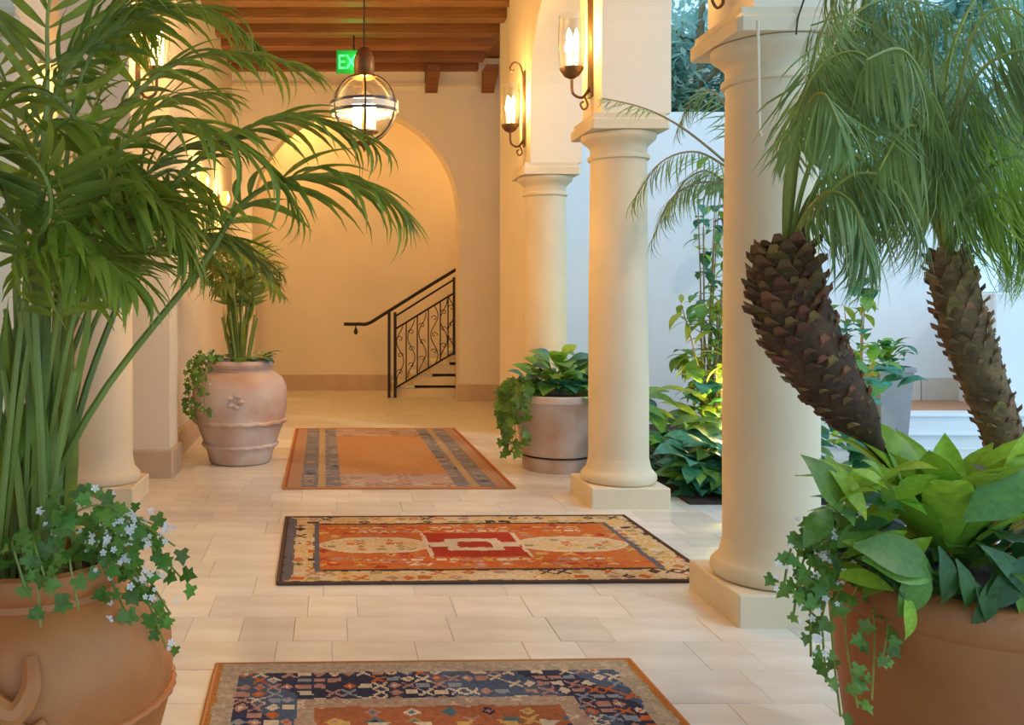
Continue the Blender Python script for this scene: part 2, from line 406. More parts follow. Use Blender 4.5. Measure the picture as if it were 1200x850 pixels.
sconces = [sc0, dup(sc0, (XI, CY[2], 3.45), 0, 'lit glass wall sconce on the pier near the ceiling corbels'),
           dup(sc0, (XI, CY[0], 3.42), 0, 'glass wall sconce on the pier above the date palms, mostly out of view'),
           dup(sc0, (-1.47, 6.65, 3.42), math.pi, 'lit glass wall sconce behind the top fronds of the areca palm'),
           dup(sc0, (-2.78, 7.9, 3.35), R(90), 'lit glass wall sconce on the side room wall behind the areca palm')]
for s_, pw in zip(sconces, (75, 75, 75, 60, 60)):
    v = Matrix.Rotation(s_.rotation_euler[2], 3, 'Z') @ Vector((-.15, 0, .03))
    l = point_light('sconce_light', Vector(s_.location) + v + (Matrix.Rotation(s_.rotation_euler[2], 3, 'Z') @ Vector((-.0, 0, 0))), pw, LAMP, .06)
# small amber wall lamps on the left wall
for i, (yv, zz, lb) in enumerate(((9.7, 2.75, 'small amber glass wall lamp on the left wall above the banded urn'), (11.6, 2.78, 'small amber glass wall lamp on the left wall close to the stair arch'))):
    t = thing('amber_wall_lamp', lb, 'wall lamp', (-1.5, yv, zz), 0, 'amber wall lamps')
    MB().bev(0, .02, -.05, .05, -.1, .1, .004).build('backplate', BRONZE, t)
    MB().tube([(.01, 0, -.06), (.07, 0, -.07), (.09, 0, -.03)], .008).build('arm', BRONZE, t)
    MB().lathe([(.02, -.04), (.05, .0), (.06, .06), (.045, .12), (.03, .14)], 18, (.09, 0, 0)).build('shade', AMBER, t, True)
    point_light('amber_light', (-1.5 + .2, yv, zz + .05), 34, (1, .58, .2), .05)

# ------------------------------------------------------------------ lanterns
def make_lantern(label):                             # origin at the globe centre
    t = thing('pendant_lantern', label, 'lantern', (0, 0, 0), 0, 'globe lanterns along the ceiling')
    r = .255
    MB().tube([(0, 0, .36), (0, 0, ZB + .1 - 2.97)], .006, 8).build('rod', IRON, t)
    MB().lathe([(.02, .47), (.05, .45), (.075, .39), (.08, .32), (.075, .26), (.09, .235), (.08, .23)], 24).build('cap', BRONZE, t, True)
    g = MB().lathe([(r * math.sin(a), r * math.cos(a)) for a in [R(18 + i * 144 / 20) for i in range(21)]], 32, cap=False).build('glass_globe', GLASS, t, True)
    for i in range(6):
        a = 2 * math.pi * (i + .5) / 6
        MB().tube([((r + .004) * math.sin(R(p)) * math.cos(a), (r + .004) * math.sin(R(p)) * math.sin(a), (r + .004) * math.cos(R(p))) for p in range(18, 163, 9)], .0085, 6).build('rib', IRON, t, True)
    def ring(z, h, th=.006):
        q = math.sqrt(r * r - z * z) + .002
        return MB().lathe([(q, z - h / 2), (q + th, z - h / 2), (q + th, z + h / 2), (q, z + h / 2), (q, z - h / 2)], 40, cap=False)
    for z in (.035, -.035): ring(z, .022, .008).build('band', BAND, t, True)
    ring(0, .040, .006).build('middle_band', WHITEM, t, True)
    MB().lathe([(.0801, -.26), (.06, -.275), (.025, -.29), (.012, -.31), (.004, -.335)], 20).build('finial', BRONZE, t, True)
    MB().lathe([(.10, -.19), (.11, -.185), (.11, -.175), (.02, -.17), (.015, -.0), (.01, .23)], 20).build('candle_tray', BRONZE, t, True)
    for i in range(4):
        a = math.pi / 2 * i + .4; cx, cy = .075 * math.cos(a), .075 * math.sin(a)
        c = MB().lathe([(.021, -.175), (.021, -.03)], 12, (cx, cy, 0)).build('candle', CANDLE, t, True)
        MB().lathe([(.004, -.03), (.02, -.01), (.022, .015), (.012, .05), (.002, .08)], 12, (cx, cy, 0)).build('bulb', BULB, c, True)
    return t
la = make_lantern('round glass globe lantern with dark bands and lit candles hanging from the ceiling')
la.location = (.24, 6.8, 2.97)
point_light('lantern_light', (.24, 6.8, 2.97 + .02), 230, LAMP, .08)
for yv in (1.6, -2.0):  # unseen lanterns added as carriers for the near warm lights
    dup(la, (.24, yv, 2.97), label='unseen globe lantern added for warm light over the near rug' if yv > 0 else 'unseen globe lantern added for warm light behind the viewer')
    point_light('lantern_light', (.24, yv, 2.99), 12, LAMP, .08)
# unseen lamps added to warm the stairwell behind the arch
t = thing('added_stair_lamp', 'unseen ceiling lamp added to warm the stairwell, behind the arch', 'lamp', (2.9, 14.0, 5.2))
MB().lathe([(.12, 0), (.12, -.03), (.02, -.05), (.015, -.6)], 20).build('stem', BRONZE, t, True)
MB().lathe([(.05, -.6), (.14, -.64), (.17, -.75), (.12, -.86), (.02, -.9)], 24).build('shade', AMBER, t, True)
point_light('added_stair_light', (2.9, 13.95, 4.05), 28, (1, .56, .18), .15)
t = thing('added_stair_lamp', 'unseen ceiling lamp added to warm the stairwell, above the arch', 'lamp', (-.6, 14.15, 5.2))
MB().lathe([(.12, 0), (.12, -.03), (.02, -.05), (.015, -.3)], 20).build('stem', BRONZE, t, True)
MB().lathe([(.05, -.3), (.14, -.34), (.17, -.45), (.12, -.56), (.02, -.6)], 24).build('shade', AMBER, t, True)
point_light('added_stair_light', (-.6, 14.15, 4.45), 26, (1, .56, .18), .15)

# exit sign hung from a beam behind the lantern
t = thing('exit_sign', 'green glowing exit sign under the ceiling beams behind the globe lantern', 'sign', (.27, 11.4, 4.41))
MB().bev(-.225, .225, -.03, .03, 0, .30, .01).build('panel', GREENP, t)
MB().box(-.012, .012, -.012, .012, .30, ZB - 4.41).build('bracket', IRON, t)
fc = bpy.data.curves.new('lettering', 'FONT'); fc.body = 'EXIT'; fc.size = .26; fc.extrude = .004; fc.align_x = 'CENTER'; fc.space_character = 1.0
fo = bpy.data.objects.new('tmp', fc); COL.objects.link(fo)
dg = bpy.context.evaluated_depsgraph_get(); fm = bpy.data.meshes.new_from_object(fo.evaluated_get(dg)); bpy.data.objects.remove(fo)
fm.materials.clear(); fm.materials.append(GREENL)
xs = [v.co.x for v in fm.vertices]; k = .40 / (max(xs) - min(xs))
le = link('lettering', fm, t, Matrix.Translation((0, -.033, .055)) @ Matrix.Rotation(R(90), 4, 'X') @ Matrix.Diagonal((k, 1.02, 1, 1)))
point_light('exit_light', (.27, 11.25, 4.56), 3.0, (.05, 1, .2), .1)

# ------------------------------------------------------------------ stairs and railing
t = thing('staircase', 'stone stairs rising to the right behind the arch', 'stairs', (.98, 13.75, 0))
RUN, RISE = .27, .18
for i in range(12):
    s_ = MB(); x0 = i * RUN
    s_.bev(x0, 4.6, 0, .96, i * RISE, (i + 1) * RISE - .045, .006); q = s_.build('riser', STONE, t)
    MB().bev(x0 - .012, min(x0 + RUN + .02, 4.6), -.012, .96, (i + 1) * RISE - .045, (i + 1) * RISE, .012).build('tread', TILE, t)
t = thing('stair_railing', 'black wrought iron railing with scrollwork panel on the stairs', 'railing', (.9, 13.66, 0))
def rx(px): return (px - VX) / F * 13.66 - .9
def rz(py): return EYE - (py - VY) / F * 13.66
for px in (456, 463): MB().box(rx(px) - .022, rx(px) + .022, -.022, .022, 0, rz(366)).build('post', IRON, t)
MB().box(rx(532) - .018, rx(532) + .018, -.018, .018, rz(416), rz(325)).build('post', IRON, t)
h = smooth_path([(rx(403), .02, rz(380)), (rx(420), .02, rz(380)), (rx(432), .0, rz(379)), (rx(452), 0, rz(367)), (rx(500), 0, rz(337)), (rx(536), 0, rz(315)), (rx(600), 0, rz(275))], 40)
MB().tube(h, .026, 8).build('handrail', IRON, t, True)
for ya, yb in ((371, 327), (386, 343), (455, 413)):
    MB().tube([(rx(463), 0, rz(ya)), (rx(533), 0, rz(yb))], .016, 6).build('rail', IRON, t)
for px in (476, 489, 502, 516, 525):
    f_ = (px - 463) / 70; za, zb_ = rz(386 - 43 * f_), rz(455 - 42 * f_)
    MB().tube([(rx(px), 0, zb_), (rx(px), 0, za)], .010, 6).build('baluster', IRON, t)
rs = random.Random(5)
for px in (469, 482, 495, 509, 520, 529):
    f_ = (px - 463) / 70; za, zb_ = rz(386 - 43 * f_), rz(455 - 42 * f_); x = rx(px); d = za - zb_
    pts = [(x + .055 * math.sin(2 * math.pi * q / 12 * 1.5 + px), 0, zb_ + d * q / 12) for q in range(13)]
    m_ = MB(); m_.tube(smooth_path(pts, 36), .007, 5)
    for q in range(3):
        zc = zb_ + d * (.22 + .28 * q); sg = 1 if q % 2 else -1
        m_.tube([(x + sg * (.05 - .0025 * a) * math.cos(a * .35), 0, zc + (.05 - .0025 * a) * math.sin(a * .35)) for a in range(18)], .006, 5)
    m_.build('scroll', IRON, t)
m_ = MB(); m_.tube(smooth_path([(rx(417), .02, rz(381)), (rx(417), .04, rz(386)), (rx(418), .10, rz(389))], 8), .010, 6); m_.build('bracket', IRON, t)
MB().lathe([(.005, -.06), (.028, -.04), (.034, -.01), (.02, .03), (.006, .06)], 12, (rx(417), .02, rz(388))).build('bracket_knob', IRON, t, True)

# ------------------------------------------------------------------ rugs
def rug(label, cx, cy, w, d, rot, fn, edge, nx, th=.010):
    t = thing('rug', label, 'rug', (cx, cy, 0), rot, 'patterned rugs on the tiled floor')
    ny = int(nx * d / w); vs = []; fs = []; cols = []
    for j in range(ny + 1):
        for i in range(nx + 1):
            x, yv = -w / 2 + w * i / nx, -d / 2 + d * j / ny
            vs.append((x, yv, .004 + th + .0015 * noise.noise((x * 6, yv * 6, cx))))
    for j in range(ny):
        for i in range(nx):
            a = j * (nx + 1) + i; fs.append((a, a + 1, a + nx + 2, a + nx + 1))
            cols.append(fn(-w / 2 + w * (i + .5) / nx, -d / 2 + d * (j + .5) / ny, w, d))
    me = bpy.data.meshes.new('pile'); me.from_pydata(vs, [], fs)
    at = me.color_attributes.new('Col', 'FLOAT_COLOR', 'CORNER')
    buf = []
    for c in cols: buf += [c[0], c[1], c[2], 1.0] * 4
    at.data.foreach_set('color', buf)
    me.materials.append(RUGM); me.update(); link('pile', me, t)
    MB().box(-w / 2 - .004, w / 2 + .004, -d / 2 - .004, d / 2 + .004, .001, .004 + th - .002).build('backing', edge, t)
    for s_ in (-1, 1):
        MB().tube([(s_ * w / 2, -d / 2, .011), (s_ * w / 2, d / 2, .011)], .009, 6).build('selvedge', edge, t)
        MB().tube([(-w / 2, s_ * d / 2, .011), (w / 2, s_ * d / 2, .011)], .008, 6).build('end_binding', edge, t)
    return t
def h2(i, j, k=0): return random.Random((i * 73856093) ^ (j * 19349663) ^ (k * 83492791) ^ 1234).random()
CREAM, GOLD, RUST, RED, NAVY, SLATE, PINK, TEALC, BEI, BRN = (.76, .60, .40), (.72, .44, .13), (.64, .15, .03), (.48, .05, .02), (.03, .035, .08), (.16, .14, .15), (.52, .27, .20), (.10, .20, .22), (.52, .40, .27), (.10, .05, .03)
def mixc(a, b, t): return tuple(x + (y - x) * t for x, y in zip(a, b))
def motif(x, y, cell, k, base, pal, dens=.6):         # small repeating woven flower or hook in each cell
    i, j = math.floor(x / cell), math.floor(y / cell); u, v = (x / cell - i - .5) * 2, (y / cell - j - .5) * 2
    r = h2(i, j, k)
    if r > dens: return base
    c = pal[int(h2(i, j, k + 1) * len(pal))]; c2 = pal[int(h2(i, j, k + 2) * len(pal))]
    if r < dens * .4: return c if abs(u) + abs(v) < .95 and not abs(u) + abs(v) < .4 else (c2 if abs(u) + abs(v) < .4 else base)
    if r < dens * .7: return c if abs(u) < .85 and abs(v) < .6 else base
    return c if abs(abs(u) - abs(v)) < .3 else (c2 if max(abs(u), abs(v)) < .3 else base)
def rug_red(x, y, w, d):
    x += .010 * noise.noise((x * 14, y * 14, 1)); y += .010 * noise.noise((x * 14, y * 14, 7))
    e = min(w / 2 - abs(x), d / 2 - abs(y)); ex = w / 2 - abs(x); ey = d / 2 - abs(y)
    if e < .022: return BRN
    if ex < .075 and x < 0 and e == ex: return SLATE
    if e < .19:
        return motif(x, y, .085, 3, mixc(GOLD, CREAM, .25 + .5 * h2(int(x * 9), int(y * 9))), [GOLD, CREAM, RUST, BRN, (.45, .32, .12), PINK], .7)
    if e < .225: return SLATE if ex < .24 else BRN
    ax, ay = abs(x), abs(y)
    if ax < .30 and ay < .26:
        if ax < .17 and ay < .13: return RED if ax < .10 and ay < .065 else CREAM
        if ax < .27 and ay < .05: return CREAM
        return RED if ax < .275 else CREAM
    lob = (ax - .60) / .36
    if abs(lob) < 1:
        hgt = .17 * (1 - abs(lob) ** 3.5)
        if ay < hgt:
            if ay > hgt - .035 or abs(lob) > .92: return CREAM
            return motif(x, y, .06, 9, mixc(CREAM, GOLD, .45), [GOLD, RUST, CREAM, (.35, .28, .12)], .55)
    if .27 < ay < .33 and ax < .75: return motif(x, y, .07, 5, RUST, [CREAM, PINK, CREAM, GOLD], .8)
    if .35 < ay < .42: return motif(x, y, .075, 6, RUST, [PINK, CREAM, GOLD, RED], .7)
    return motif(x, y, .08, 7, mixc(RUST, (.60, .20, .05), h2(int(x * 14), int(y * 7), 2)), [RED, PINK, GOLD], .22)
def rug_navy(x, y, w, d):
    x += .012 * noise.noise((x * 14, y * 14, 1)); y += .012 * noise.noise((x * 14, y * 14, 7))
    e = min(w / 2 - abs(x), d / 2 - abs(y))
    if e < .025: return (.55, .22, .05) if w / 2 - abs(x) < .03 else BEI
    if e < .10: return motif(x, y, .03, 2, BEI, [mixc(BEI, SLATE, .25), mixc(BEI, CREAM, .4)], .7)
    if e < .33:
        i = math.floor((x + y * .6) / .2)
        base = (.05, .05, .085) if h2(i, 0, 5) < .75 else (.10, .13, .19)
        return motif(x, y, .058, 11, base, [PINK, CREAM, PINK, (.30, .33, .36), RUST, CREAM], .80)
    if e < .40: return motif(x, y, .035, 4, mixc(BEI, PINK, .35), [BEI, CREAM, PINK], .5)
    i, j = math.floor(x / .30), math.floor(y / .24); u, v = (x / .30 - i - .5) * 2, (y / .24 - j - .5) * 2
    c = [NAVY, TEALC, CREAM, GOLD][int(h2(i, j, 4) * 4)]
    if abs(u) < .75 and abs(v) < .5:
        if abs(u) < .3 and abs(v) < .22: return NAVY if c != NAVY else CREAM
        if abs(u) + abs(v) * .6 > .55: return c
        return (.50, .15, .06)
    return motif(x, y, .07, 8, (.47, .15, .06), [GOLD, NAVY, PINK, (.5, .3, .1), TEALC, CREAM], .5)
def rug_tan(x, y, w, d):
    ex, ey = w / 2 - abs(x), d / 2 - abs(y)
    if min(ex, ey) < .035: return (.42, .13, .05)
    ab = noise.noise((x * 1.2, y * 5, 3)) * .5 + .5
    if ex < .14: return mixc((.52, .30, .16), PINK, .4 * ab)
    if ex < .46:
        if .28 < ex < .33: return (.55, .38, .20)
        return motif(x, y, .11, 3, mixc((.20, .19, .21), (.33, .27, .24), ab), [(.38, .33, .30), (.10, .11, .15), (.45, .35, .25), (.25, .26, .32)], .55)
    if ey < .55: return motif(x, y, .13, 4, mixc((.55, .36, .26), (.56, .40, .31), ab), [(.62, .50, .40), (.40, .24, .20), (.50, .22, .13)], .5)
    return mixc((.60, .27, .09), (.54, .30, .14), ab)
rug('navy bordered oriental rug with an orange edge and rust field', .41, 2.47, 1.70, 2.36, R(1.6), rug_navy, FRINGEO, 190)
rug('red and gold oriental rug with a dark brown edge and cream medallions', .86, 5.40, 2.33, 1.42, R(1.2), rug_red, FRINGED, 240)
rug('faded tan rug with grey side borders and a rust edge near the stairs', .51, 8.66, 1.84, 3.25, R(.6), rug_tan, FRINGEO, 120)

# ------------------------------------------------------------------ leaves
def leaf_geo(L, W, bend=.3, fold=.25, n=6, peak=.4, wave=0, stalk=0):
    """leaf along +x from origin, bending towards -z, folded along the midrib"""
    vs, fs = [], []; a = 0; x = z = 0; ds = L / n
    for i in range(n + 1):
        t = i / n
        ww = W / 2 * (math.sin(math.pi * min(1, (t / peak) * .5)) if t < peak else math.cos(math.pi / 2 * (t - peak) / (1 - peak)) ** 1.15)
        if i == 0: ww = W * .06
        if i == n: ww = W * .01
        nx, nz = math.sin(a), math.cos(a); lift = fold * ww + wave * W * math.sin(t * 11)
        vs += [(x + nx * lift, ww, z + nz * lift), (x, 0, z), (x + nx * lift, -ww, z + nz * lift)]
        x += math.cos(a) * ds; z -= math.sin(a) * ds; a += bend / n * 2 * (.4 + t)
    for i in range(n):
        k = i * 3; fs += [(k, k + 1, k + 4, k + 3), (k + 1, k + 2, k + 5, k + 4)]
    return vs, fs
def frame(o, d, up, roll=0):
    d = Vector(d).normalized(); up = Vector(up); y = up.cross(d)
    if y.length < 1e-4: y = d.orthogonal()
    y.normalize(); z = d.cross(y)
    m = Matrix((d, y, z)).transposed().to_4x4()
    if roll: m = m @ Matrix.Rotation(roll, 4, 'X')
    m.translation = o; return m
_lt = {}
def leaf_mesh(kind, material, **kw):
    key = (kind, material.name) + tuple(sorted(kw.items()))
    if key not in _lt:
        vs, fs = leaf_geo(1, **kw); m = MB(); m.add(vs, fs); _lt[key] = m.mesh(kind, material, True)
    return _lt[key]
def place_leaf(parent, root, me, o, d, up, L, Wd=1, roll=0, name='leaf'):
    mw = frame(o, d, up, roll) @ Matrix.Diagonal((L, L * Wd, L, 1))
    ob = link(name, me, None, mw); 
    if parent is root: wpar(ob, root)
    else: ob.parent = parent
    return ob
UP = Vector((0, 0, 1))
def frond(root, pts, r0, L, Wd, n, start, m_leaf, m_stem, rng, ang=55, droop=.35, bends=(.35, .7, 1.1), budget=None, two=True, name='frond', taper=.35, seg=5):
    path = smooth_path(pts, 26)
    mbx = MB(); mbx.tube(path, lambda t: r0 * (1 - .85 * t) + .0015, 5)
    items = []
    for i in range(n):
        t = start + (1 - start) * (i + .5) / n
        x = t * 26; k = min(int(x), 25); o = path[k].lerp(path[k + 1], x - k); tg = (path[k + 1] - path[k]).normalized()
        side = tg.cross(UP)
        if side.length < .2: side = tg.cross(Vector((0, 1, .3)))
        side.normalize(); nrm = side.cross(tg).normalized()
        q = (t - start) / (1 - start)
        prof = min(1, .45 + q * 2.2) * (1 - (1 - taper) * max(0, (q - .45) / .55) ** 1.5)
        for s_ in (-1, 1):
            a = R(ang - 28 * q + rng.uniform(-7, 7))
            d = side * s_ * math.sin(a) + tg * math.cos(a) + nrm * .25 - UP * (droop * rng.uniform(.6, 1.4))
            items.append((o, d, nrm, L * prof * rng.uniform(.85, 1.1), rng.choice(bends)))
    sep = budget is not None and budget[0] >= len(items)
    if not sep:
        for o, d, nr, l_, b_ in items:
            vs, fs = leaf_geo(l_, Wd, b_, .3, seg, .35); mw = frame(o, d, nr)
            mbx.add([mw @ Vector(v) for v in vs], fs)
        me = mbx.mesh(name, None, True); me.materials.append(m_leaf); me.materials.append(m_stem)
        ns = 26 * 5 + 2
        for i, p in enumerate(me.polygons): p.material_index = 1 if i < ns else 0
        return wpar(link(name, me), root)
    fo = wpar(mbx.build(name, m_stem, None, True), root)
    for o, d, nr, l_, b_ in items:
        me = leaf_mesh('leaflet', m_leaf, W=.16, bend=b_, fold=.3, n=7, peak=.35)
        place_leaf(fo, root, me, o, d, nr, l_, Wd / (.16 * l_), name='leaflet')
    budget[0] -= len(items)
    return fo

# ivy: five lobed leaf
def ivy_mesh(m):
    pr = [(0, 0), (-.15, .30), (.05, .50), (.30, .30), (.50, .52), (.62, .22), (1.0, 0)]
    vs = [(x, yv, .12 * abs(yv) - .10 * x * x) for x, yv in pr] + [(x, -yv, .12 * abs(yv) - .10 * x * x) for x, yv in pr[1:-1]] + [(.35, 0, 0)]
    idx = [0, 1, 2, 3, 4, 5, 6, 11, 10, 9, 8, 7]; c = 12
    return MB().add(vs, [(idx[i], c, idx[(i + 1) % 12]) for i in range(12)]).mesh('leaf', m)
IVYM = ivy_mesh(IVY); IVYL = ivy_mesh(MIDG)
def flower_mesh(m, n=5):
    b = MB()
    for i in range(n):
        a = 2 * math.pi * i / n; c_, s_ = math.cos(a), math.sin(a)
        b.add([(0, 0, 0), (.6 * c_ - .35 * s_, .6 * s_ + .35 * c_, .18), (1 * c_, 1 * s_, .1), (.6 * c_ + .35 * s_, .6 * s_ - .35 * c_, .18)], [(0, 3, 2, 1)])
    return b.mesh('flower', m)
FLW = flower_mesh(PETAL); FLY = flower_mesh(PETALY)
def vine(root, pts, nleaf, size, rng, me=None, flowers=0, spread=.03):
    path = smooth_path(pts, 16)
    st = wpar(MB().tube(path, .003, 4).build('vine', CANE, None), root)
    for i in range(nleaf):
        x = (i + rng.random()) / nleaf * 16; k = min(int(x), 15); o = path[k].lerp(path[k + 1], x - k)
        off = Vector((rng.uniform(-1, 1), rng.uniform(-1, .4), rng.uniform(-.6, .8))) * spread
        d = Vector((rng.uniform(-1, 1), rng.uniform(-.6, .2), rng.uniform(-1, .1)))
        place_leaf(st, root, me or rng.choice((IVYM, IVYM, IVYL)), o + off, d, Vector((rng.uniform(-.4, .4), -1, .5)), size * rng.uniform(.65, 1.15))
    for i in range(flowers * 2):
        o = rng.choice(path) + Vector((rng.uniform(-1, 1), rng.uniform(-1, 0), rng.uniform(-.5, 1))) * spread * 1.3
        place_leaf(st, root, FLW, o, Vector((1, 0, rng.uniform(-.4, .4))), Vector((rng.uniform(-.5, .5), -1, .5)), rng.uniform(.007, .013), name='flower')

# ------------------------------------------------------------------ left terracotta urn with the areca palm
LC = Vector((-.81, 2.4, 0))
t = thing('terracotta_urn', 'big rounded terracotta urn with a rope ridge holding the areca palm', 'urn', LC)
prof = [(.20, 0), (.23, .02), (.27, .12), (.325, .28), (.358, .40), (.372, .50), (.368, .58), (.34, .66), (.29, .715), (.25, .735), (.245, .75), (.258, .765), (.265, .79), (.258, .815), (.235, .82), (.222, .81), (.215, .76), (.215, .70)]
MB().lathe(prof, 64).build('body', TERRA, t, True)
MB().lathe([(.21, .745), (.1, .755), (.01, .76)], 24).build('soil', SOIL, t)
rope = [((.368) * math.cos(a), .368 * math.sin(a), .455) for a in [2 * math.pi * i / 96 for i in range(97)]]
MB().tube([(p[0] * (1 + .012 * (i % 2)), p[1] * (1 + .012 * (i % 2)), p[2]) for i, p in enumerate(rope)], .011, 8).build('rope_ridge', TERRA, t, True)
def prad(z):
    for (r0, z0), (r1, z1) in zip(prof, prof[1:]):
        if z0 <= z <= z1: return r0 + (r1 - r0) * (z - z0) / (z1 - z0)
    return .36
for a0 in (R(-75), R(105)):                            # applied looped swag handles on two sides
    def q(a, z, e=0): r_ = prad(z) + e; return (r_ * math.cos(a), r_ * math.sin(a), z)
    m_ = MB(); m_.tube(smooth_path([q(a0 - .22, .68), q(a0 - .20, .61, .03), q(a0 - .04, .565, .04), q(a0 + .05, .61, .03), q(a0 + .04, .665, .012)], 20), lambda tt: .017 + .010 * math.sin(math.pi * tt), 8)
    m_.build('swag_handle', TERRA, t, True)
    m_ = MB(); m_.tube(smooth_path([q(a0 - .12, .58, .025), q(a0 - .06, .54, .025), q(a0 + .03, .51, .02), q(a0 + .13, .53, .015)], 14), lambda tt: .026 * (1 - .6 * tt), 8)
    m_.build('swag_tail', TERRA, t, True)

rg = random.Random(11)
palm = thing('areca_palm', 'tall areca palm with arching fronds growing in the rounded terracotta urn', 'palm', LC + Vector((0, 0, .75)))
BUD = [300]
def LP(*q): return [P(a, b, c) for a, b, c in q]
def base(): a = rg.uniform(0, 6.28); r_ = rg.uniform(.02, .13); return LC + Vector((r_ * math.cos(a), r_ * math.sin(a), .75))
FR = [  # visible fronds: rachis through photo pixels, each with its own depth
    ([(232, 318, 2.35), (285, 238, 2.30), (350, 207, 2.26), (415, 212, 2.24), (468, 244, 2.22)], .33, .026, 20, .30),
    ([(150, 330, 2.5), (205, 215, 2.48), (290, 150, 2.46), (370, 140, 2.45), (440, 165, 2.44)], .30, .025, 20, .35),
    ([(85, 300, 2.5), (130, 150, 2.52), (205, 75, 2.55), (290, 62, 2.58), (362, 82, 2.6)], .28, .026, 18, .30),
    ([(75, 330, 2.3), (120, 200, 2.25), (200, 140, 2.2), (290, 175, 2.15), (345, 240, 2.15)], .30, .024, 18, .35),
    ([(40, 300, 2.4), (55, 120, 2.4), (58, 0, 2.4), (90, -90, 2.42)], .34, .026, 18, .25),
    ([(60, 320, 2.35), (105, 190, 2.3), (60, 110, 2.2), (-30, 120, 2.15), (-90, 180, 2.1)], .27, .024, 16, .40),
]
for pts, L_, W_, n_, st_ in FR:
    b0 = base(); p1 = P(*pts[0])
    midp = b0.lerp(p1, .5) + Vector((-.02, 0, .05))
    frond(palm, [b0, midp] + LP(*pts), .011, L_, W_, n_, st_ + .12, PALM, CANE, rg, 50, .35, budget=BUD)
FR2 = [
    [(110, 380, 2.6), (165, 300, 2.62), (240, 275, 2.66), (300, 300, 2.68)], [(30, 330, 2.2), (60, 240, 2.12), (30, 180, 2.05), (-40, 190, 2.0)],
    [(50, 350, 2.45), (95, 270, 2.42), (160, 225, 2.4), (215, 260, 2.38)], [(90, 400, 2.5), (130, 300, 2.5), (185, 190, 2.5), (270, 160, 2.52)],
    [(70, 300, 2.7), (100, 160, 2.75), (150, 40, 2.8), (220, -30, 2.85)], [(30, 330, 2.6), (20, 150, 2.65), (-20, 40, 2.7), (-80, 10, 2.7)],
    [(40, 350, 2.3), (20, 270, 2.2), (-30, 240, 2.15), (-80, 280, 2.1)], [(90, 360, 2.3), (135, 260, 2.25), (180, 235, 2.2), (225, 300, 2.18)],
    [(60, 330, 2.8), (110, 210, 2.9), (190, 120, 2.95), (260, 110, 3.0)], [(20, 250, 2.5), (60, 120, 2.5), (120, 30, 2.5), (190, -20, 2.5)],
    [(70, 280, 2.6), (95, 90, 2.6), (160, 20, 2.6), (240, 10, 2.62), (300, 50, 2.62)], [(60, 420, 2.3), (75, 340, 2.2), (110, 300, 2.12), (150, 330, 2.05)],
]
FR2 += [[(80, 330, 2.35), (115, 235, 2.3), (150, 200, 2.26), (180, 225, 2.22)], [(60, 300, 2.55), (85, 220, 2.55), (130, 180, 2.55), (170, 200, 2.55)], [(100, 350, 2.6), (140, 250, 2.6), (200, 200, 2.62), (250, 225, 2.64)], [(20, 320, 2.35), (40, 200, 2.3), (80, 140, 2.26), (120, 160, 2.22)],
        [(30, 350, 2.25), (45, 290, 2.2), (75, 260, 2.15), (100, 290, 2.1)], [(50, 200, 2.7), (80, 60, 2.75), (130, 10, 2.8), (180, 30, 2.8)]]
for i, pts in enumerate(FR2):
    b0 = base(); p1 = P(*pts[0])
    frond(palm, [b0, b0.lerp(p1, .55) + Vector((0, 0, .04))] + LP(*pts), .010, .30, .024, 22, .50, (PALM if i % 3 else PALMD) if i < 12 else PALM_BACKLIT, CANE, rg, 50, .40 if i < 12 else 1.1, budget=BUD)
for i in range(16):                                   # canes and upright young blades
    b0 = base(); a = rg.uniform(-1, 1)
    tip = b0 + Vector((.16 * a + rg.uniform(-.05, .03), rg.uniform(-.12, .12), rg.uniform(.55, .85)))
    wpar(MB().tube(smooth_path([b0, b0.lerp(tip, .5) + Vector((0, 0, .03)), tip], 8), lambda q: .012 * (1 - .5 * q) + .002, 6).build('cane', CANE, None, True), palm)
bl = leaf_mesh('blade', PALM, W=.07, bend=.25, fold=.35, n=8, peak=.45)
for i in range(46):
    b0 = base(); z0 = rg.uniform(0, .45)
    a = rg.uniform(-1, 1)
    place_leaf(palm, palm, bl, b0 + Vector((a * .16 * z0 - .02, rg.uniform(-.05, .05), z0)), Vector((a * .28, rg.uniform(-.3, .2), 1)), Vector((a, -.6, 0)), rg.uniform(.30, .50), rg.uniform(.7, 1.15), name='blade')
# ivy and white flowers round the urn
ivy = thing('ivy', 'trailing ivy with small white flowers spilling over the big rounded urn', 'ivy', LC + Vector((0, 0, .80)))
for i, (px, py, ex, ey, fl_) in enumerate([(60, 640, 48, 735, 0), (88, 645, 92, 715, 0), (110, 640, 175, 700, 8), (120, 630, 200, 720, 12), (100, 620, 205, 640, 8), (60, 620, 180, 615, 3), (140, 640, 195, 760, 6),
                                           (20, 640, 30, 690, 0), (120, 625, 215, 680, 10), (70, 610, 140, 600, 2), (105, 640, 165, 760, 4), (-20, 640, -10, 700, 0), (40, 630, 60, 700, 0)]):
    a, b = P(px, py, 2.28), P(ex, ey, 2.06 if ex < 150 else 2.30)
    m_ = a.lerp(b, .5) + Vector((.0, -.06, .07))
    vine(ivy, [a, m_, b], 16 if ex > 100 else 8, .041, rg, flowers=fl_, spread=.032)
for i in range(34):
    a = rg.uniform(0, 6.28); r_ = rg.uniform(.1, .25)
    place_leaf(ivy, ivy, rg.choice((IVYM, IVYL)), LC + Vector((r_ * math.cos(a), r_ * math.sin(a), .80 + rg.uniform(0, .08))), Vector((math.cos(a), math.sin(a), rg.uniform(-.2, .5))), Vector((0, -.5, 1)), rg.uniform(.045, .07))

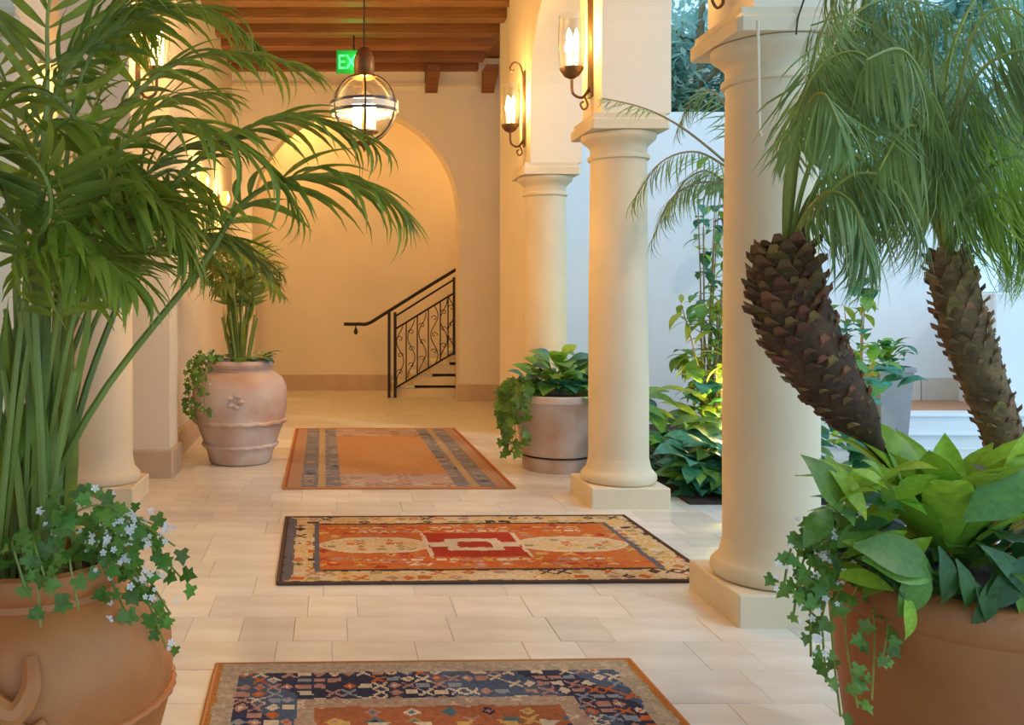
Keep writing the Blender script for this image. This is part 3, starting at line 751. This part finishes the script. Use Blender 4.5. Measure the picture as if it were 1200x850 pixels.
# ------------------------------------------------------------------ banded urn by the left wall
UC = Vector((-.86, 8.25, 0))
t = thing('banded_urn', 'pale weathered terracotta urn with raised bands by the left wall', 'urn', UC)
prof = [(.26, 0), (.285, .02), (.305, .10), (.33, .155), (.345, .16), (.345, .185), (.335, .19), (.37, .28), (.40, .365), (.42, .372), (.425, .40), (.415, .415), (.43, .52), (.44, .62), (.43, .70), (.39, .785), (.32, .835), (.285, .85), (.285, .87), (.305, .885), (.315, .915), (.30, .945), (.265, .945), (.25, .92), (.25, .86)]
MB().lathe(prof, 56).build('body', TERRAW, t, True)
MB().lathe([(.25, .90), (.1, .91), (.01, .91)], 20).build('soil', SOIL, t)
for z, r_ in ((.175, .343), (.393, .423)):
    MB().tube([(r_ * math.cos(2 * math.pi * i / 64), r_ * math.sin(2 * math.pi * i / 64), z + .006 * math.sin(i * 1.7)) for i in range(65)], .015, 6).build('raised_band', TERRAW, t, True)
m_ = MB()
for i in range(5):                                    # applied rosette on the belly
    a = 2 * math.pi * i / 5
    m_.lathe([(.001, -.028), (.03, -.01), (.036, 0), (.03, .012), (.001, .028)], 10, (.05 * math.cos(a), -.43, .60 + .05 * math.sin(a)))
m_.build('rosette', TERRAW, t, True)
palm2 = thing('potted_palm', 'young palm with upright green stems in the pale banded urn', 'palm', UC + Vector((0, 0, .9)))
for i in range(9):
    a = rg.uniform(0, 6.28); b0 = UC + Vector((.07 * math.cos(a), .07 * math.sin(a), .90))
    tip = b0 + Vector((.10 * math.cos(a), .08 * math.sin(a), rg.uniform(.35, .5)))
    wpar(MB().tube([b0, b0.lerp(tip, .5), tip], lambda q: .016 * (1 - .4 * q), 6).build('cane', CANE, None, True), palm2)
for i in range(11):
    a = 2 * math.pi * i / 11 + rg.uniform(-.2, .2); b0 = UC + Vector((.03 * math.cos(a), .03 * math.sin(a), .92)); o_ = rg.uniform(.3, .5); hz = rg.uniform(.75, 1.15)
    pts = [b0, b0 + Vector((.05 * math.cos(a), .05 * math.sin(a), .4)), b0 + Vector((o_ * .45 * math.cos(a), o_ * .45 * math.sin(a), hz)), b0 + Vector((o_ * math.cos(a), o_ * math.sin(a), hz - .02 - o_ * .25))]
    frond(palm2, pts, .012, .34, .036, 13, .40, PALM if i % 2 else PALMD, CANE, rg, 48, .35)
bl2 = leaf_mesh('blade', PALM, W=.12, bend=.5, fold=.3, n=7, peak=.45)
for i in range(22):
    a = rg.uniform(0, 6.28); z0 = rg.uniform(.05, .45)
    place_leaf(palm2, palm2, bl2, UC + Vector((.06 * math.cos(a), .06 * math.sin(a), .92 + z0)), Vector((.5 * math.cos(a), .5 * math.sin(a), 1)), Vector((math.cos(a), math.sin(a), .1)), rg.uniform(.3, .45), name='blade')
ivy2 = thing('ivy', 'trailing ivy with round leaves hanging over the pale banded urn', 'ivy', UC + Vector((0, 0, .95)))
big = leaf_mesh('leaf', TEAL, W=.75, bend=.6, fold=.15, n=5, peak=.45)
for i in range(26):
    a = rg.uniform(0, 6.28); r_ = rg.uniform(.14, .27)
    place_leaf(ivy2, ivy2, rg.choice((big, IVYL, big)), UC + Vector((r_ * math.cos(a), r_ * math.sin(a), .95 + rg.uniform(0, .05))), Vector((math.cos(a), math.sin(a), rg.uniform(-.1, .5))), UP, rg.uniform(.10, .19))
for i in range(8):
    a = R(150 + i * 12); s_ = Vector((math.cos(a), math.sin(a), 0))
    vine(ivy2, [UC + s_ * .25 + UP * .97, UC + s_ * .40 + UP * .95, UC + s_ * .47 + UP * (.74 - .04 * (i % 3)), UC + s_ * .475 + UP * (.55 - .06 * (i % 3))], 16, .06, rg, flowers=3, spread=.05)

# ------------------------------------------------------------------ tub beside the third column
TC = Vector((2.32 * 0 + 1.99, 7.92, 0))
t = thing('flower_tub', 'grey-brown terracotta flower tub with a flared rim between two columns', 'pot', TC)
MB().lathe([(.285, 0), (.29, .01), (.30, .12), (.292, .125), (.295, .135), (.305, .14), (.365, .60), (.37, .605), (.395, .61), (.40, .625), (.398, .665), (.385, .675), (.35, .672), (.34, .60)], 56).build('body', TERRAW, t, True)
MB().lathe([(.345, .62), (.1, .64), (.01, .64)], 20).build('soil', SOIL, t)
MB().tube([(.305 * math.cos(2 * math.pi * i / 64), .305 * math.sin(2 * math.pi * i / 64), .13) for i in range(65)], .007, 6).build('groove', BRN and IRON, t, True)
pl_ = thing('tub_plant', 'broad-leaved green plant in the flared tub between two columns', 'plant', TC + UP * .64)
bg1 = leaf_mesh('leaf', MIDG, W=.62, bend=.7, fold=.2, n=6, peak=.5)
bg2 = leaf_mesh('leaf', LIME, W=.6, bend=.6, fold=.2, n=6, peak=.5)
bg3 = leaf_mesh('leaf', MAROON, W=.5, bend=.5, fold=.2, n=6, peak=.5)
bg4 = leaf_mesh('leaf', TEAL, W=.66, bend=.8, fold=.15, n=6, peak=.5)
for i in range(105):
    a = rg.uniform(0, 6.28); r_ = rg.uniform(.02, .3); el = rg.uniform(-.1, 1.3)
    place_leaf(pl_, pl_, rg.choice((bg1, bg1, bg2, bg4, bg4, bg3 if i % 4 == 0 else bg1)), TC + Vector((r_ * math.cos(a), r_ * math.sin(a), .68 + rg.uniform(0, .38) * (1 - r_ * 2))), Vector((math.cos(a), math.sin(a), el)), Vector((0, -.3, 1)), rg.uniform(.17, .29))
for i in range(17):
    a = R(150 + i * 4.6); s_ = Vector((math.cos(a), math.sin(a), 0)); dz = rg.uniform(.15, .5)
    vine(pl_, [TC + s_ * .25 + UP * .76, TC + s_ * .42 + UP * .74, TC + s_ * .48 + UP * (.55), TC + s_ * (.46) + UP * (.60 - dz)], 11, .085, rg, spread=.045)

# ------------------------------------------------------------------ right terracotta tub with two date palms
RC = Vector((1.86, 2.58, 0))
t = thing('terracotta_tub', 'large plain terracotta tub with a rolled rim holding two date palms', 'pot', RC)
MB().lathe([(.29, 0), (.30, .02), (.33, .25), (.36, .48), (.37, .59), (.372, .61), (.385, .62), (.402, .64), (.408, .67), (.402, .705), (.385, .72), (.36, .722), (.345, .705), (.34, .61)], 64).build('body', TERRAD, t, True)
MB().lathe([(.342, .66), (.1, .69), (.01, .69)], 24).build('soil', SOIL, t)

def trunk(label, pts, rad, bark, bootm, nb, q0, mbn):
    b0 = Vector(pts[0]); root = thing('date_palm', label, 'palm', b0, 0, 'date palms in the right tub')
    path = smooth_path(pts, 40)
    wpar(MB().tube(path, rad, 14).build('trunk', bark, None, True), root)
    bm_ = MB(); bm_.add([(0, -.5, -.1), (0, .5, -.1), (.2, .42, .55), (.2, -.42, .55), (.62, .25, .75), (.62, -.25, .75), (.05, .35, .6), (.05, -.35, .6), (.68, .12, 1.02), (.68, -.12, 1.02)],
        [(0, 3, 2, 1), (3, 5, 4, 2), (5, 9, 8, 4), (7, 6, 8, 9), (0, 7, 9, 3), (3, 9, 5), (1, 2, 8, 6), (2, 4, 8), (0, 1, 6, 7)])
    me = bm_.mesh('leaf_base', bootm)
    r_ = random.Random(nb)
    for i in range(nb):
        q = (i + .5) / nb; q = q0 + (1 - q0) * q; x = q * 40; k = min(int(x), 39); o = path[k].lerp(path[k + 1], x - k); tg = (path[k + 1] - path[k]).normalized()
        a = i * 2.399; u = tg.orthogonal().normalized(); w = tg.cross(u); n_ = u * math.cos(a) + w * math.sin(a)
        rr = rad(q); z = tg; yv = z.cross(n_)
        mw = Matrix((n_, yv, z)).transposed().to_4x4(); mw.translation = o + n_ * rr * .88
        s_ = mbn * (.45 + .6 * q) * r_.uniform(.7, 1.25)
        wpar(link('leaf_base', me, None, mw @ Matrix.Rotation(r_.uniform(-.3, .1), 4, 'Y') @ Matrix.Diagonal((s_ * .8, s_, s_ * 1.1, 1))), root)
    return root
s1 = 2.56 / F
def radA(q):
    ks = [(0, 7), (.35, 8), (.40, 11), (.47, 25), (.60, 35), (.78, 41), (.92, 34), (1, 20)]
    for (a, x), (b, yv) in zip(ks, ks[1:]):
        if q <= b: return (x + (yv - x) * (q - a) / (b - a)) * s1
    return ks[-1][1] * s1
def radB(q):
    ks = [(0, 17), (.2, 19), (.45, 22), (.75, 26), (.9, 24), (1, 17)]
    for (a, x), (b, yv) in zip(ks, ks[1:]):
        if q <= b: return (x + (yv - x) * (q - a) / (b - a)) * s1
    return ks[-1][1] * s1
p1 = trunk('date palm with a thick shaggy dark trunk leaning towards the column', LP((1095, 700, 2.56), (1062, 590, 2.56), (1022, 515, 2.55), (970, 445, 2.55), (932, 375, 2.55), (920, 305, 2.55)), radA, BARK, BOOT, 230, .43, .062)
p2 = trunk('date palm with a slimmer ringed trunk rising from the middle of the tub', LP((1200, 690, 2.66), (1192, 585, 2.66), (1175, 510, 2.66), (1150, 440, 2.66), (1128, 375, 2.66), (1112, 305, 2.66)), radB, BARK2, BOOT2, 190, .2, .046)
def dfr(root, crown, pts, L=.29, n=46, droop=1.8, st=.22, m=None): frond(root, [P(*crown)] + LP(*pts), .007, L, .0072, n, st, m or DATE, CANE, rg, 58, droop, bends=(.3, .6, 1.0), taper=.5, seg=4)
cA, cB = (920, 312, 2.55), (1110, 312, 2.66)
for pts in [[(922, 200, 2.50), (950, 95, 2.45), (1000, 60, 2.40), (1050, 100, 2.36)], [(945, 205, 2.52), (985, 130, 2.5), (1060, 120, 2.48), (1120, 190, 2.46)],
            [(930, 190, 2.62), (960, 90, 2.68), (1010, 40, 2.74), (1090, 50, 2.8)], [(955, 250, 2.48), (1000, 205, 2.42), (1050, 215, 2.36), (1080, 270, 2.32)],
            [(922, 220, 2.6), (935, 130, 2.68), (955, 85, 2.76), (985, 80, 2.82)], [(950, 230, 2.6), (1010, 180, 2.66), (1080, 170, 2.72), (1140, 215, 2.78)],
            [(925, 210, 2.45), (945, 130, 2.36), (965, 110, 2.28), (985, 150, 2.2)], [(940, 260, 2.45), (970, 225, 2.36), (1000, 240, 2.3), (1015, 290, 2.26)],
            [(935, 180, 2.56), (965, 60, 2.58), (1030, 0, 2.6), (1110, 10, 2.62)], [(935, 180, 2.56), (955, 60, 2.5), (985, -10, 2.46)]]:
    dfr(p1, cA, pts, L=.24 if pts[0][0] < 930 else .29, st=.36)
for pts in [[(1120, 200, 2.66), (1160, 110, 2.66), (1230, 80, 2.66), (1300, 130, 2.66)], [(1085, 220, 2.62), (1040, 170, 2.58), (980, 180, 2.54), (945, 240, 2.5)],
            [(1095, 190, 2.7), (1070, 80, 2.74), (1010, 20, 2.78), (950, 30, 2.82)], [(1130, 240, 2.6), (1170, 190, 2.54), (1225, 190, 2.48), (1270, 250, 2.42)],
            [(1105, 180, 2.7), (1115, 60, 2.75), (1160, -20, 2.8), (1230, -30, 2.85)], [(1100, 230, 2.6), (1085, 160, 2.5), (1060, 150, 2.42), (1030, 200, 2.36)],
            [(1120, 230, 2.75), (1150, 150, 2.84), (1190, 120, 2.92), (1240, 150, 3.0)], [(1115, 170, 2.6), (1140, 40, 2.56), (1185, 10, 2.52), (1230, 60, 2.48)],
            [(1090, 250, 2.75), (1050, 215, 2.85), (1010, 220, 2.92), (980, 270, 3.0)], [(1140, 230, 2.8), (1180, 195, 2.9), (1230, 210, 3.0)], [(1130, 120, 2.5), (1190, 60, 2.4), (1260, 90, 2.3)], [(1090, 130, 2.5), (1060, 60, 2.4), (1015, 70, 2.3)], [(1110, 200, 2.66), (1120, 130, 2.6), (1150, 110, 2.54), (1180, 160, 2.5)],
            [(1100, 160, 2.66), (1080, 20, 2.66), (1030, -40, 2.66), (970, -20, 2.66)], [(1125, 260, 2.62), (1150, 230, 2.58), (1185, 240, 2.54), (1205, 290, 2.5)]]:
    dfr(p2, cB, pts, L=.33, droop=2.6, m=DATE_BACKLIT if pts[-1][0] > 1170 and pts[-1][1] > 140 else DATE)

# plants under the date palms
g1 = thing('nest_fern', 'light green nest fern with broad upright leaves in the terracotta tub', 'plant', RC + UP * .69)
nl = leaf_mesh('leaf', LIME, W=.27, bend=.55, fold=.25, n=9, peak=.5, wave=.03)
nd = leaf_mesh('leaf', DEEP, W=.34, bend=.7, fold=.25, n=8, peak=.5, wave=.02)
nm = leaf_mesh('leaf', MIDG, W=.46, bend=.6, fold=.2, n=8, peak=.45, wave=.015)
for i in range(44):
    a = 2 * math.pi * i * 5 / 44 + rg.uniform(-.1, .1); el = rg.uniform(.9, 3.6)
    place_leaf(g1, g1, nl, P(1110, 645, 2.42) + Vector((.04 * math.cos(a), .04 * math.sin(a), 0)), Vector((math.cos(a), math.sin(a) * .7, el)), Vector((math.cos(a) * -1, -math.sin(a), .6)) * 1, rg.uniform(.26, .43))
sm_ = leaf_mesh('leaf', LIME, W=.42, bend=.5, fold=.25, n=6, peak=.45)
g2 = thing('dark_leaf_plant', 'dark green broad-leaved plant low in the terracotta tub', 'plant', RC + UP * .70)
for i in range(95):
    a = rg.uniform(0, 6.28); r_ = rg.uniform(.03, .26)
    place_leaf(g2, g2, rg.choice((nd, nd, nm)), RC + Vector((r_ * math.cos(a), r_ * math.sin(a), .70 + rg.uniform(0, .16))), Vector((math.cos(a), math.sin(a), rg.uniform(.1, 1.1))), Vector((0, -.2, 1)), rg.uniform(.17, .26))
for px, py, dx, dz, L_, me in ((1000, 640, 1, -.15, .23, nm), (1010, 655, .9, -.1, .20, nm), (1080, 655, -.35, -1, .17, nm), (1100, 640, .2, -1, .17, nd), (1120, 655, .3, -.9, .15, nd), (1015, 610, -.5, .9, .2, nl), (985, 600, -.4, .8, .18, nm), (1150, 640, .6, -.5, .2, nd), (1185, 590, .4, .6, .22, nl), (1170, 560, .5, .7, .22, nl), (1060, 690, .1, -1, .14, nl), (1130, 610, .5, .5, .24, nm), (1165, 670, -.3, -.8, .16, nd), (1190, 665, .2, -.9, .16, nm), (1205, 650, -.5, -.5, .2, nd), (1140, 680, .3, -.7, .13, nd)):
    place_leaf(g2, g2, me, P(px, py, 2.24), Vector((dx, -.25, dz)), Vector((.1, -.9, .5)), L_)
for i in range(60):
    px, py = rg.uniform(960, 1050), rg.uniform(545, 690); a = rg.uniform(-2.6, .4)
    place_leaf(g2, g2, rg.choice((nm, nd, sm_, sm_)), P(px, py, rg.uniform(2.22, 2.55)), Vector((math.cos(a) * .8, -.3, rg.uniform(-.3, .9))), Vector((.1, -.6, .8)), rg.uniform(.08, .15))
bm2 = leaf_mesh('leaf', MAROON, W=.18, bend=.3, fold=.3, n=7, peak=.5)
for d, o in (((1, -.1, -.5), (1140, 545)), ((.8, -.2, -.2), (1120, 560)), ((.6, .1, .5), (1190, 600))):
    place_leaf(g2, g2, bm2, P(o[0], o[1], 2.4), Vector(d), Vector((0, -.7, .7)), .34)
ivy3 = thing('ivy', 'trailing ivy with tiny white flowers hanging over the plain terracotta tub', 'ivy', RC + UP * .71)
for px, py, mx_, my, ex, ey, n_, fl_ in [(985, 640, 945, 650, 930, 720, 11, 5), (995, 650, 955, 670, 950, 770, 12, 6), (1000, 660, 965, 690, 968, 800, 9, 4), (990, 635, 935, 630, 918, 690, 10, 6), (1010, 680, 990, 730, 1005, 830, 6, 0),
                                       (1020, 690, 1025, 740, 1022, 820, 7, 0), (1030, 690, 1040, 730, 1035, 770, 4, 0), (985, 620, 960, 610, 935, 640, 8, 5), (1000, 670, 975, 720, 985, 840, 4, 1), (1000, 630, 960, 640, 940, 700, 10, 5), (1000, 620, 975, 600, 950, 620, 8, 3), (1010, 640, 980, 660, 960, 740, 10, 5)]:
    vine(ivy3, [P(px, py, 2.5), P(mx_, my, 2.40), P(ex, ey, 2.38 if ex < 1000 else 2.22)], int(n_ * 1.4), .041, rg, flowers=fl_, spread=.036)
for i in range(34):
    a = R(rg.uniform(120, 300)); r_ = rg.uniform(.25, .42)
    place_leaf(ivy3, ivy3, rg.choice((IVYM, IVYL)), RC + Vector((r_ * math.cos(a), r_ * math.sin(a), .73 + rg.uniform(0, .10))), Vector((math.cos(a), math.sin(a), rg.uniform(-.3, .5))), Vector((0, -.7, 1)), rg.uniform(.045, .075))

# ------------------------------------------------------------------ courtyard
mb = MB().box(2.46, 5.3, 10.6, 10.9, 0, 3.75); mb.box(5.3, 7.45, 10.6, 10.9, 0, 2.45)
struct(mb.build('wall_garden', STUCCOW), 'white courtyard wall behind the garden planting')
tr_ = struct(MB().box(4.62, 7.45, 10.56, 10.6, .3, .31).build('trim_2', BASEB))
for i in range(6): link('panel', MB().bev(4.66 + i * .47, 5.12 + i * .47, 10.56, 10.6, .31, .58, .006).mesh('panel', mat('course_%d' % i, (.72 - .05 * (i % 2), .66 - .06 * (i % 2), .58 - .07 * (i % 2)), .7)), tr_)
t = thing('courtyard_steps', 'white stone steps with a terracotta landing in the courtyard', 'steps', (4.6, 9.0, 0))
MB().bev(0, 8, 0, 1.55, 0, .13, .01).build('lower_step', STEPW, t); MB().bev(0, 8, -.03, .35, .13, .155, .008).build('lower_tread', STEPW, t)
MB().bev(0, 8, .32, 1.55, .13, .28, .01).build('upper_step', STEPW, t); MB().bev(0, 8, .29, .62, .28, .305, .008).build('upper_tread', STEPW, t)
for i in range(13): MB().bev(.005 + i * .6, .595 + i * .6, .62, 1.545, .28, .302, .004).build('landing_tile', TERRAT, t)
struct(MB().bev(7.05, 9.6, 9.45, 9.75, .306, 1.58, .015).build('wall_courtyard_low', STUCCOW), 'low white courtyard wall on the steps')
struct(MB().box(7.45, 7.6, 10.0, 10.9, .3, 1.6).build('wall_courtyard_pier', STUCCOW))
struct(MB().box(8.4, 14, 11.0, 11.2, 0, 2.2).build('wall_courtyard_back', STUCCOW))
t = thing('square_planter', 'tall tapered grey planter by the courtyard steps', 'planter', (5.46, 8.75, 0))
def frus(mb, a, b, z0, z1): mb.add([(-a, -a, z0), (a, -a, z0), (a, a, z0), (-a, a, z0), (-b, -b, z1), (b, -b, z1), (b, b, z1), (-b, b, z1)], [(3, 2, 1, 0), (4, 5, 6, 7), (0, 1, 5, 4), (1, 2, 6, 5), (2, 3, 7, 6), (3, 0, 4, 7)])
m_ = MB(); frus(m_, .12, .165, 0, .80); m_.build('body', GREY, t)
MB().bev(-.185, .185, -.185, .185, .80, .85, .012).build('rim', GREY, t); MB().bev(-.15, .15, -.15, .15, .85, .857, .004).build('soil', SOIL, t)
pp = thing('planter_shrub', 'small bright green shrub in the tall grey planter', 'shrub', (5.46, 8.75, .857))
for i in range(44):
    a = rg.uniform(0, 6.28); r_ = rg.uniform(0, .14)
    place_leaf(pp, pp, rg.choice((bg2, bg1, bg4)), Vector((5.46 + r_ * math.cos(a), 8.75 + r_ * math.sin(a), .86 + rg.uniform(0, .2))), Vector((math.cos(a), math.sin(a), rg.uniform(-.2, 1.4))), UP, rg.uniform(.12, .2))

# garden bed plants
def hosta(label, px, py, Y, n, size, mats, name='leafy_plant', h=.35, spread=.25):
    b0 = P(px, py, Y); b0.z = .02; t = thing(name, label, 'plant', b0, 0, 'leafy plants in the garden bed')
    for i in range(n):
        a = rg.uniform(0, 6.28); r_ = spread * rg.random(); zz = h * rg.random()
        o = b0 + Vector((r_ * math.cos(a), r_ * math.sin(a), zz))
        place_leaf(t, t, rg.choice(mats), o, Vector((math.cos(a), math.sin(a), rg.uniform(-.1, 1.0))), Vector((0, -.3, 1)), size * rng_(.7, 1.2))
    return t
def rng_(a, b): return rg.uniform(a, b)
h1 = leaf_mesh('leaf', TEAL, W=.62, bend=.9, fold=.15, n=7, peak=.45, wave=.02)
h2_ = leaf_mesh('leaf', MIDG, W=.5, bend=.8, fold=.2, n=7, peak=.45)
h3 = leaf_mesh('leaf', YELL, W=.35, bend=.6, fold=.2, n=6, peak=.4)
hosta('big blue-green hosta leaves at the bed edge by the second column', 840, 600, 7.0, 54, .34, (h1, h1, h2_), h=.35, spread=.25)
hosta('small low hosta at the bed edge, between the two columns', 818, 600, 6.80, 40, .22, (h1, h2_, h1), h=.22, spread=.13)
hosta('blue-green hosta half hidden behind the near column', 868, 600, 6.85, 40, .34, (h1, h1, h2_), h=.35, spread=.25)
hosta('blue-green hosta behind the second column, deeper in the bed', 782, 575, 7.5, 54, .38, (h1, h2_, h2_), h=.5, spread=.3)
hosta('mid green leafy plant in the middle of the bed', 828, 560, 7.75, 60, .34, (h2_, h1, h3), h=.75, spread=.32)
hosta('teal leafy plant right of the near column base', 985, 590, 6.6, 40, .27, (h1, h2_), h=.75, spread=.2)
hosta('green leafy plant beside the courtyard paving', 1020, 570, 7.3, 44, .28, (h1, h2_), h=.95, spread=.25)
def shrub(label, px, py, Y, h, n, mats, size, wid, name='garden_shrub', cat='shrub'):
    b0 = P(px, py, Y); b0.z = .02; t = thing(name, label, cat, b0)
    ns = max(3, n // 18)
    for s_ in range(ns):
        a = rg.uniform(0, 6.28); tip = b0 + Vector((wid * math.cos(a) * rg.random(), wid * math.sin(a) * rg.random(), h * rg.uniform(.6, 1)))
        path = smooth_path([b0 + Vector((.03 * math.cos(a), .03 * math.sin(a), 0)), b0.lerp(tip, .5) + Vector((0, 0, .1)), tip], 12)
        st = wpar(MB().tube(path, lambda q: .012 * (1 - .7 * q), 5).build('stem', TWIG, None, True), t)
        for i in range(n // ns):
            o = path[int(rg.uniform(3, 12.9))]; d = Vector((rg.uniform(-1, 1), rg.uniform(-1, 1), rg.uniform(-.5, .6)))
            place_leaf(st, t, rg.choice(mats), o + d * .02, d, UP, size * rg.uniform(.6, 1.2))
    return t
shrub('yellow-green shrub lit by the garden light between the columns', 840, 540, 8.1, 1.6, 230, (h3, h3, h2_), .24, .5)
t = shrub('slender tree with thin stems and loose leaves before the white wall', 826, 500, 8.9, 3.0, 190, (h2_, bg2, h1), .17, .55, 'garden_tree', 'tree')
shrub('leafy climber against the white wall behind the near column', 905, 500, 9.2, 3.1, 150, (h2_, h3, bg2), .18, .7)
shrub('pale variegated shrub behind the shaggy palm trunk', 1005, 520, 8.2, 1.75, 120, (h3, h2_, h1), .20, .4)
t = thing('garden_light', 'small garden light hidden among the shrubs by the near column', 'lamp', (3.52, 7.72, .02))
MB().lathe([(.02, 0), (.02, .45)], 10).build('stake', IRON, t); MB().lathe([(.05, .45), (.06, .48), (.06, .56), (.02, .58)], 16).build('lens', BULB, t, True)
point_light('garden_light_bulb', (3.52, 7.70, .78), 60, (1, .82, .30), .06)
q0 = P(848, 292, 10.35)
t = thing('garden_wall_lantern', 'small white lantern on the white wall among the leaves beside the near column', 'lantern', q0)
MB().lathe([(.06, 0), (.085, .01), (.09, .17), (.075, .18)], 14).build('body', WHITEM, t, True); MB().lathe([(.10, .18), (.07, .23), (.015, .28)], 14).build('lid', TEAL, t, True)
MB().tube(smooth_path([(0, 0, .27), (0, .06, .36), (0, 10.6 - q0.y, .34)], 10), .012, 6).build('arm', IRON, t, True)

# garden palm behind the near column, fronds reaching left across the second capital
gb = Vector((3.03, 6.68, .02))
gp = thing('garden_palm', 'garden palm behind the near column with feathery fronds reaching left', 'palm', gb)
cr_ = Vector((3.04, 6.62, 2.05))
wpar(MB().tube(smooth_path([gb, gb.lerp(cr_, .5) + Vector((.05, 0, 0)), cr_], 12), lambda q: .06 - .015 * q, 10).build('trunk', BARK2, None, True), gp)
for pts in [[(850, 190, 6.2), (800, 150, 6.05), (755, 127, 5.98), (706, 115, 5.95)], [(850, 195, 6.3), (815, 178, 6.2), (775, 190, 6.1), (742, 235, 6.05)], [(845, 215, 6.4), (815, 215, 6.35), (785, 235, 6.3), (765, 280, 6.3)],
            [(845, 210, 6.6), (825, 200, 6.7), (800, 215, 6.8), (780, 250, 6.8)], [(860, 150, 6.7), (840, 110, 6.8), (815, 110, 6.9), (795, 150, 6.9)], [(900, 130, 6.6), (940, 90, 6.6), (990, 110, 6.6), (1020, 180, 6.6)], [(890, 160, 6.2), (930, 140, 6.0), (975, 170, 5.9), (1000, 240, 5.9)],
            [(880, 120, 6.8), (900, 60, 7.0), (950, 40, 7.2), (1000, 80, 7.4)]]:
    long_ = pts[-1][1] == 115
    frond(gp, [cr_, cr_.lerp(P(*pts[0]), .6) + Vector((0, 0, .12))] + LP(*pts), .013, .17 if long_ else .34, .012, 14 if long_ else 36, .75 if long_ else .30, DATE, TWIG, rg, 55, .9 if not long_ else .6, taper=.3 if long_ else .5, seg=4)

# trees beyond the courtyard wall
def tree(label, x, y, h, rx_, rz_, n, sd):
    r_ = random.Random(sd); t = thing('courtyard_tree', label, 'tree', (x, y, 0), 0, 'trees beyond the courtyard')
    m_ = MB(); m_.tube(smooth_path([(0, 0, 0), (.1, .05, h * .3), (-.05, 0, h * .6), (.05, 0, h * .9)], 14), lambda q: .13 * (1 - .7 * q), 8)
    for i in range(7):
        a = i * 2.4; z = h * (.35 + .07 * i); m_.tube([(0, 0, z), (rx_ * .4 * math.cos(a), rx_ * .4 * math.sin(a), z + .4), (rx_ * .75 * math.cos(a), rx_ * .75 * math.sin(a), z + .7)], lambda q: .05 * (1 - .7 * q), 5)
    m_.build('trunk', TWIG, t, True)
    f_ = MB()
    cl = [Vector((r_.uniform(-.8, .8) * rx_, r_.uniform(-.6, .6) * rx_, h * .68 + r_.uniform(-.75, .75) * rz_)) for _ in range(26)]
    for i in range(n):
        c = r_.choice(cl); o = c + Vector((max(-.5, min(.5, r_.gauss(0, .22))), max(-.5, min(.5, r_.gauss(0, .22))), max(-.5, min(.5, r_.gauss(0, .2))))) * rx_ * .8
        d = Vector((r_.uniform(-1, 1), r_.uniform(-1, 1), r_.uniform(-.9, .4))); L_ = r_.uniform(.12, .24)
        vs, fs = leaf_geo(L_, L_ * .45, .4, .2, 2, .5); mw = frame(o, d, UP); f_.add([mw @ Vector(v) for v in vs], fs)
    tag(f_.build('foliage', TREEG, t, True), kind='stuff')
tree('leafy blue-green tree beyond the wall between the columns', 5.0, 12.1, 6.3, 1.05, 1.7, 8000, 1)
tree('broad leafy tree beyond the wall behind the date palms', 7.9, 12.4, 6.4, 1.4, 2.4, 10000, 2)
tree('tall leafy tree beyond the low courtyard wall', 11.6, 13.2, 6.4, 1.7, 2.5, 10000, 3)
tree('leafy tree with a loose crown farther beyond the wall', 6.5, 16.6, 7.6, 1.5, 2.4, 5000, 4)
tree('spreading tree rising behind the low wall and steps', 10.2, 16.6, 6.2, 1.5, 2.6, 5000, 6)

# thin cords at the near capital
tag(MB().tube(smooth_path([P(888, 24, 4.02), P(889, 90, 4.0), P(890, 150, 3.98), P(893, 158, 3.96)], 16), .007, 6).build('rope', ROPE, None, True), 'thin pale rope hanging straight down in front of the near capital', 'rope')
tag(MB().tube(smooth_path([P(944, -6, 4.05), P(940, 6, 4.06), P(935, 22, 4.05), P(933, 40, 4.01)], 12), .004, 6).build('dark_wire', IRON, None, True), 'thin dark wire bent over the front of the near pier', 'wire')
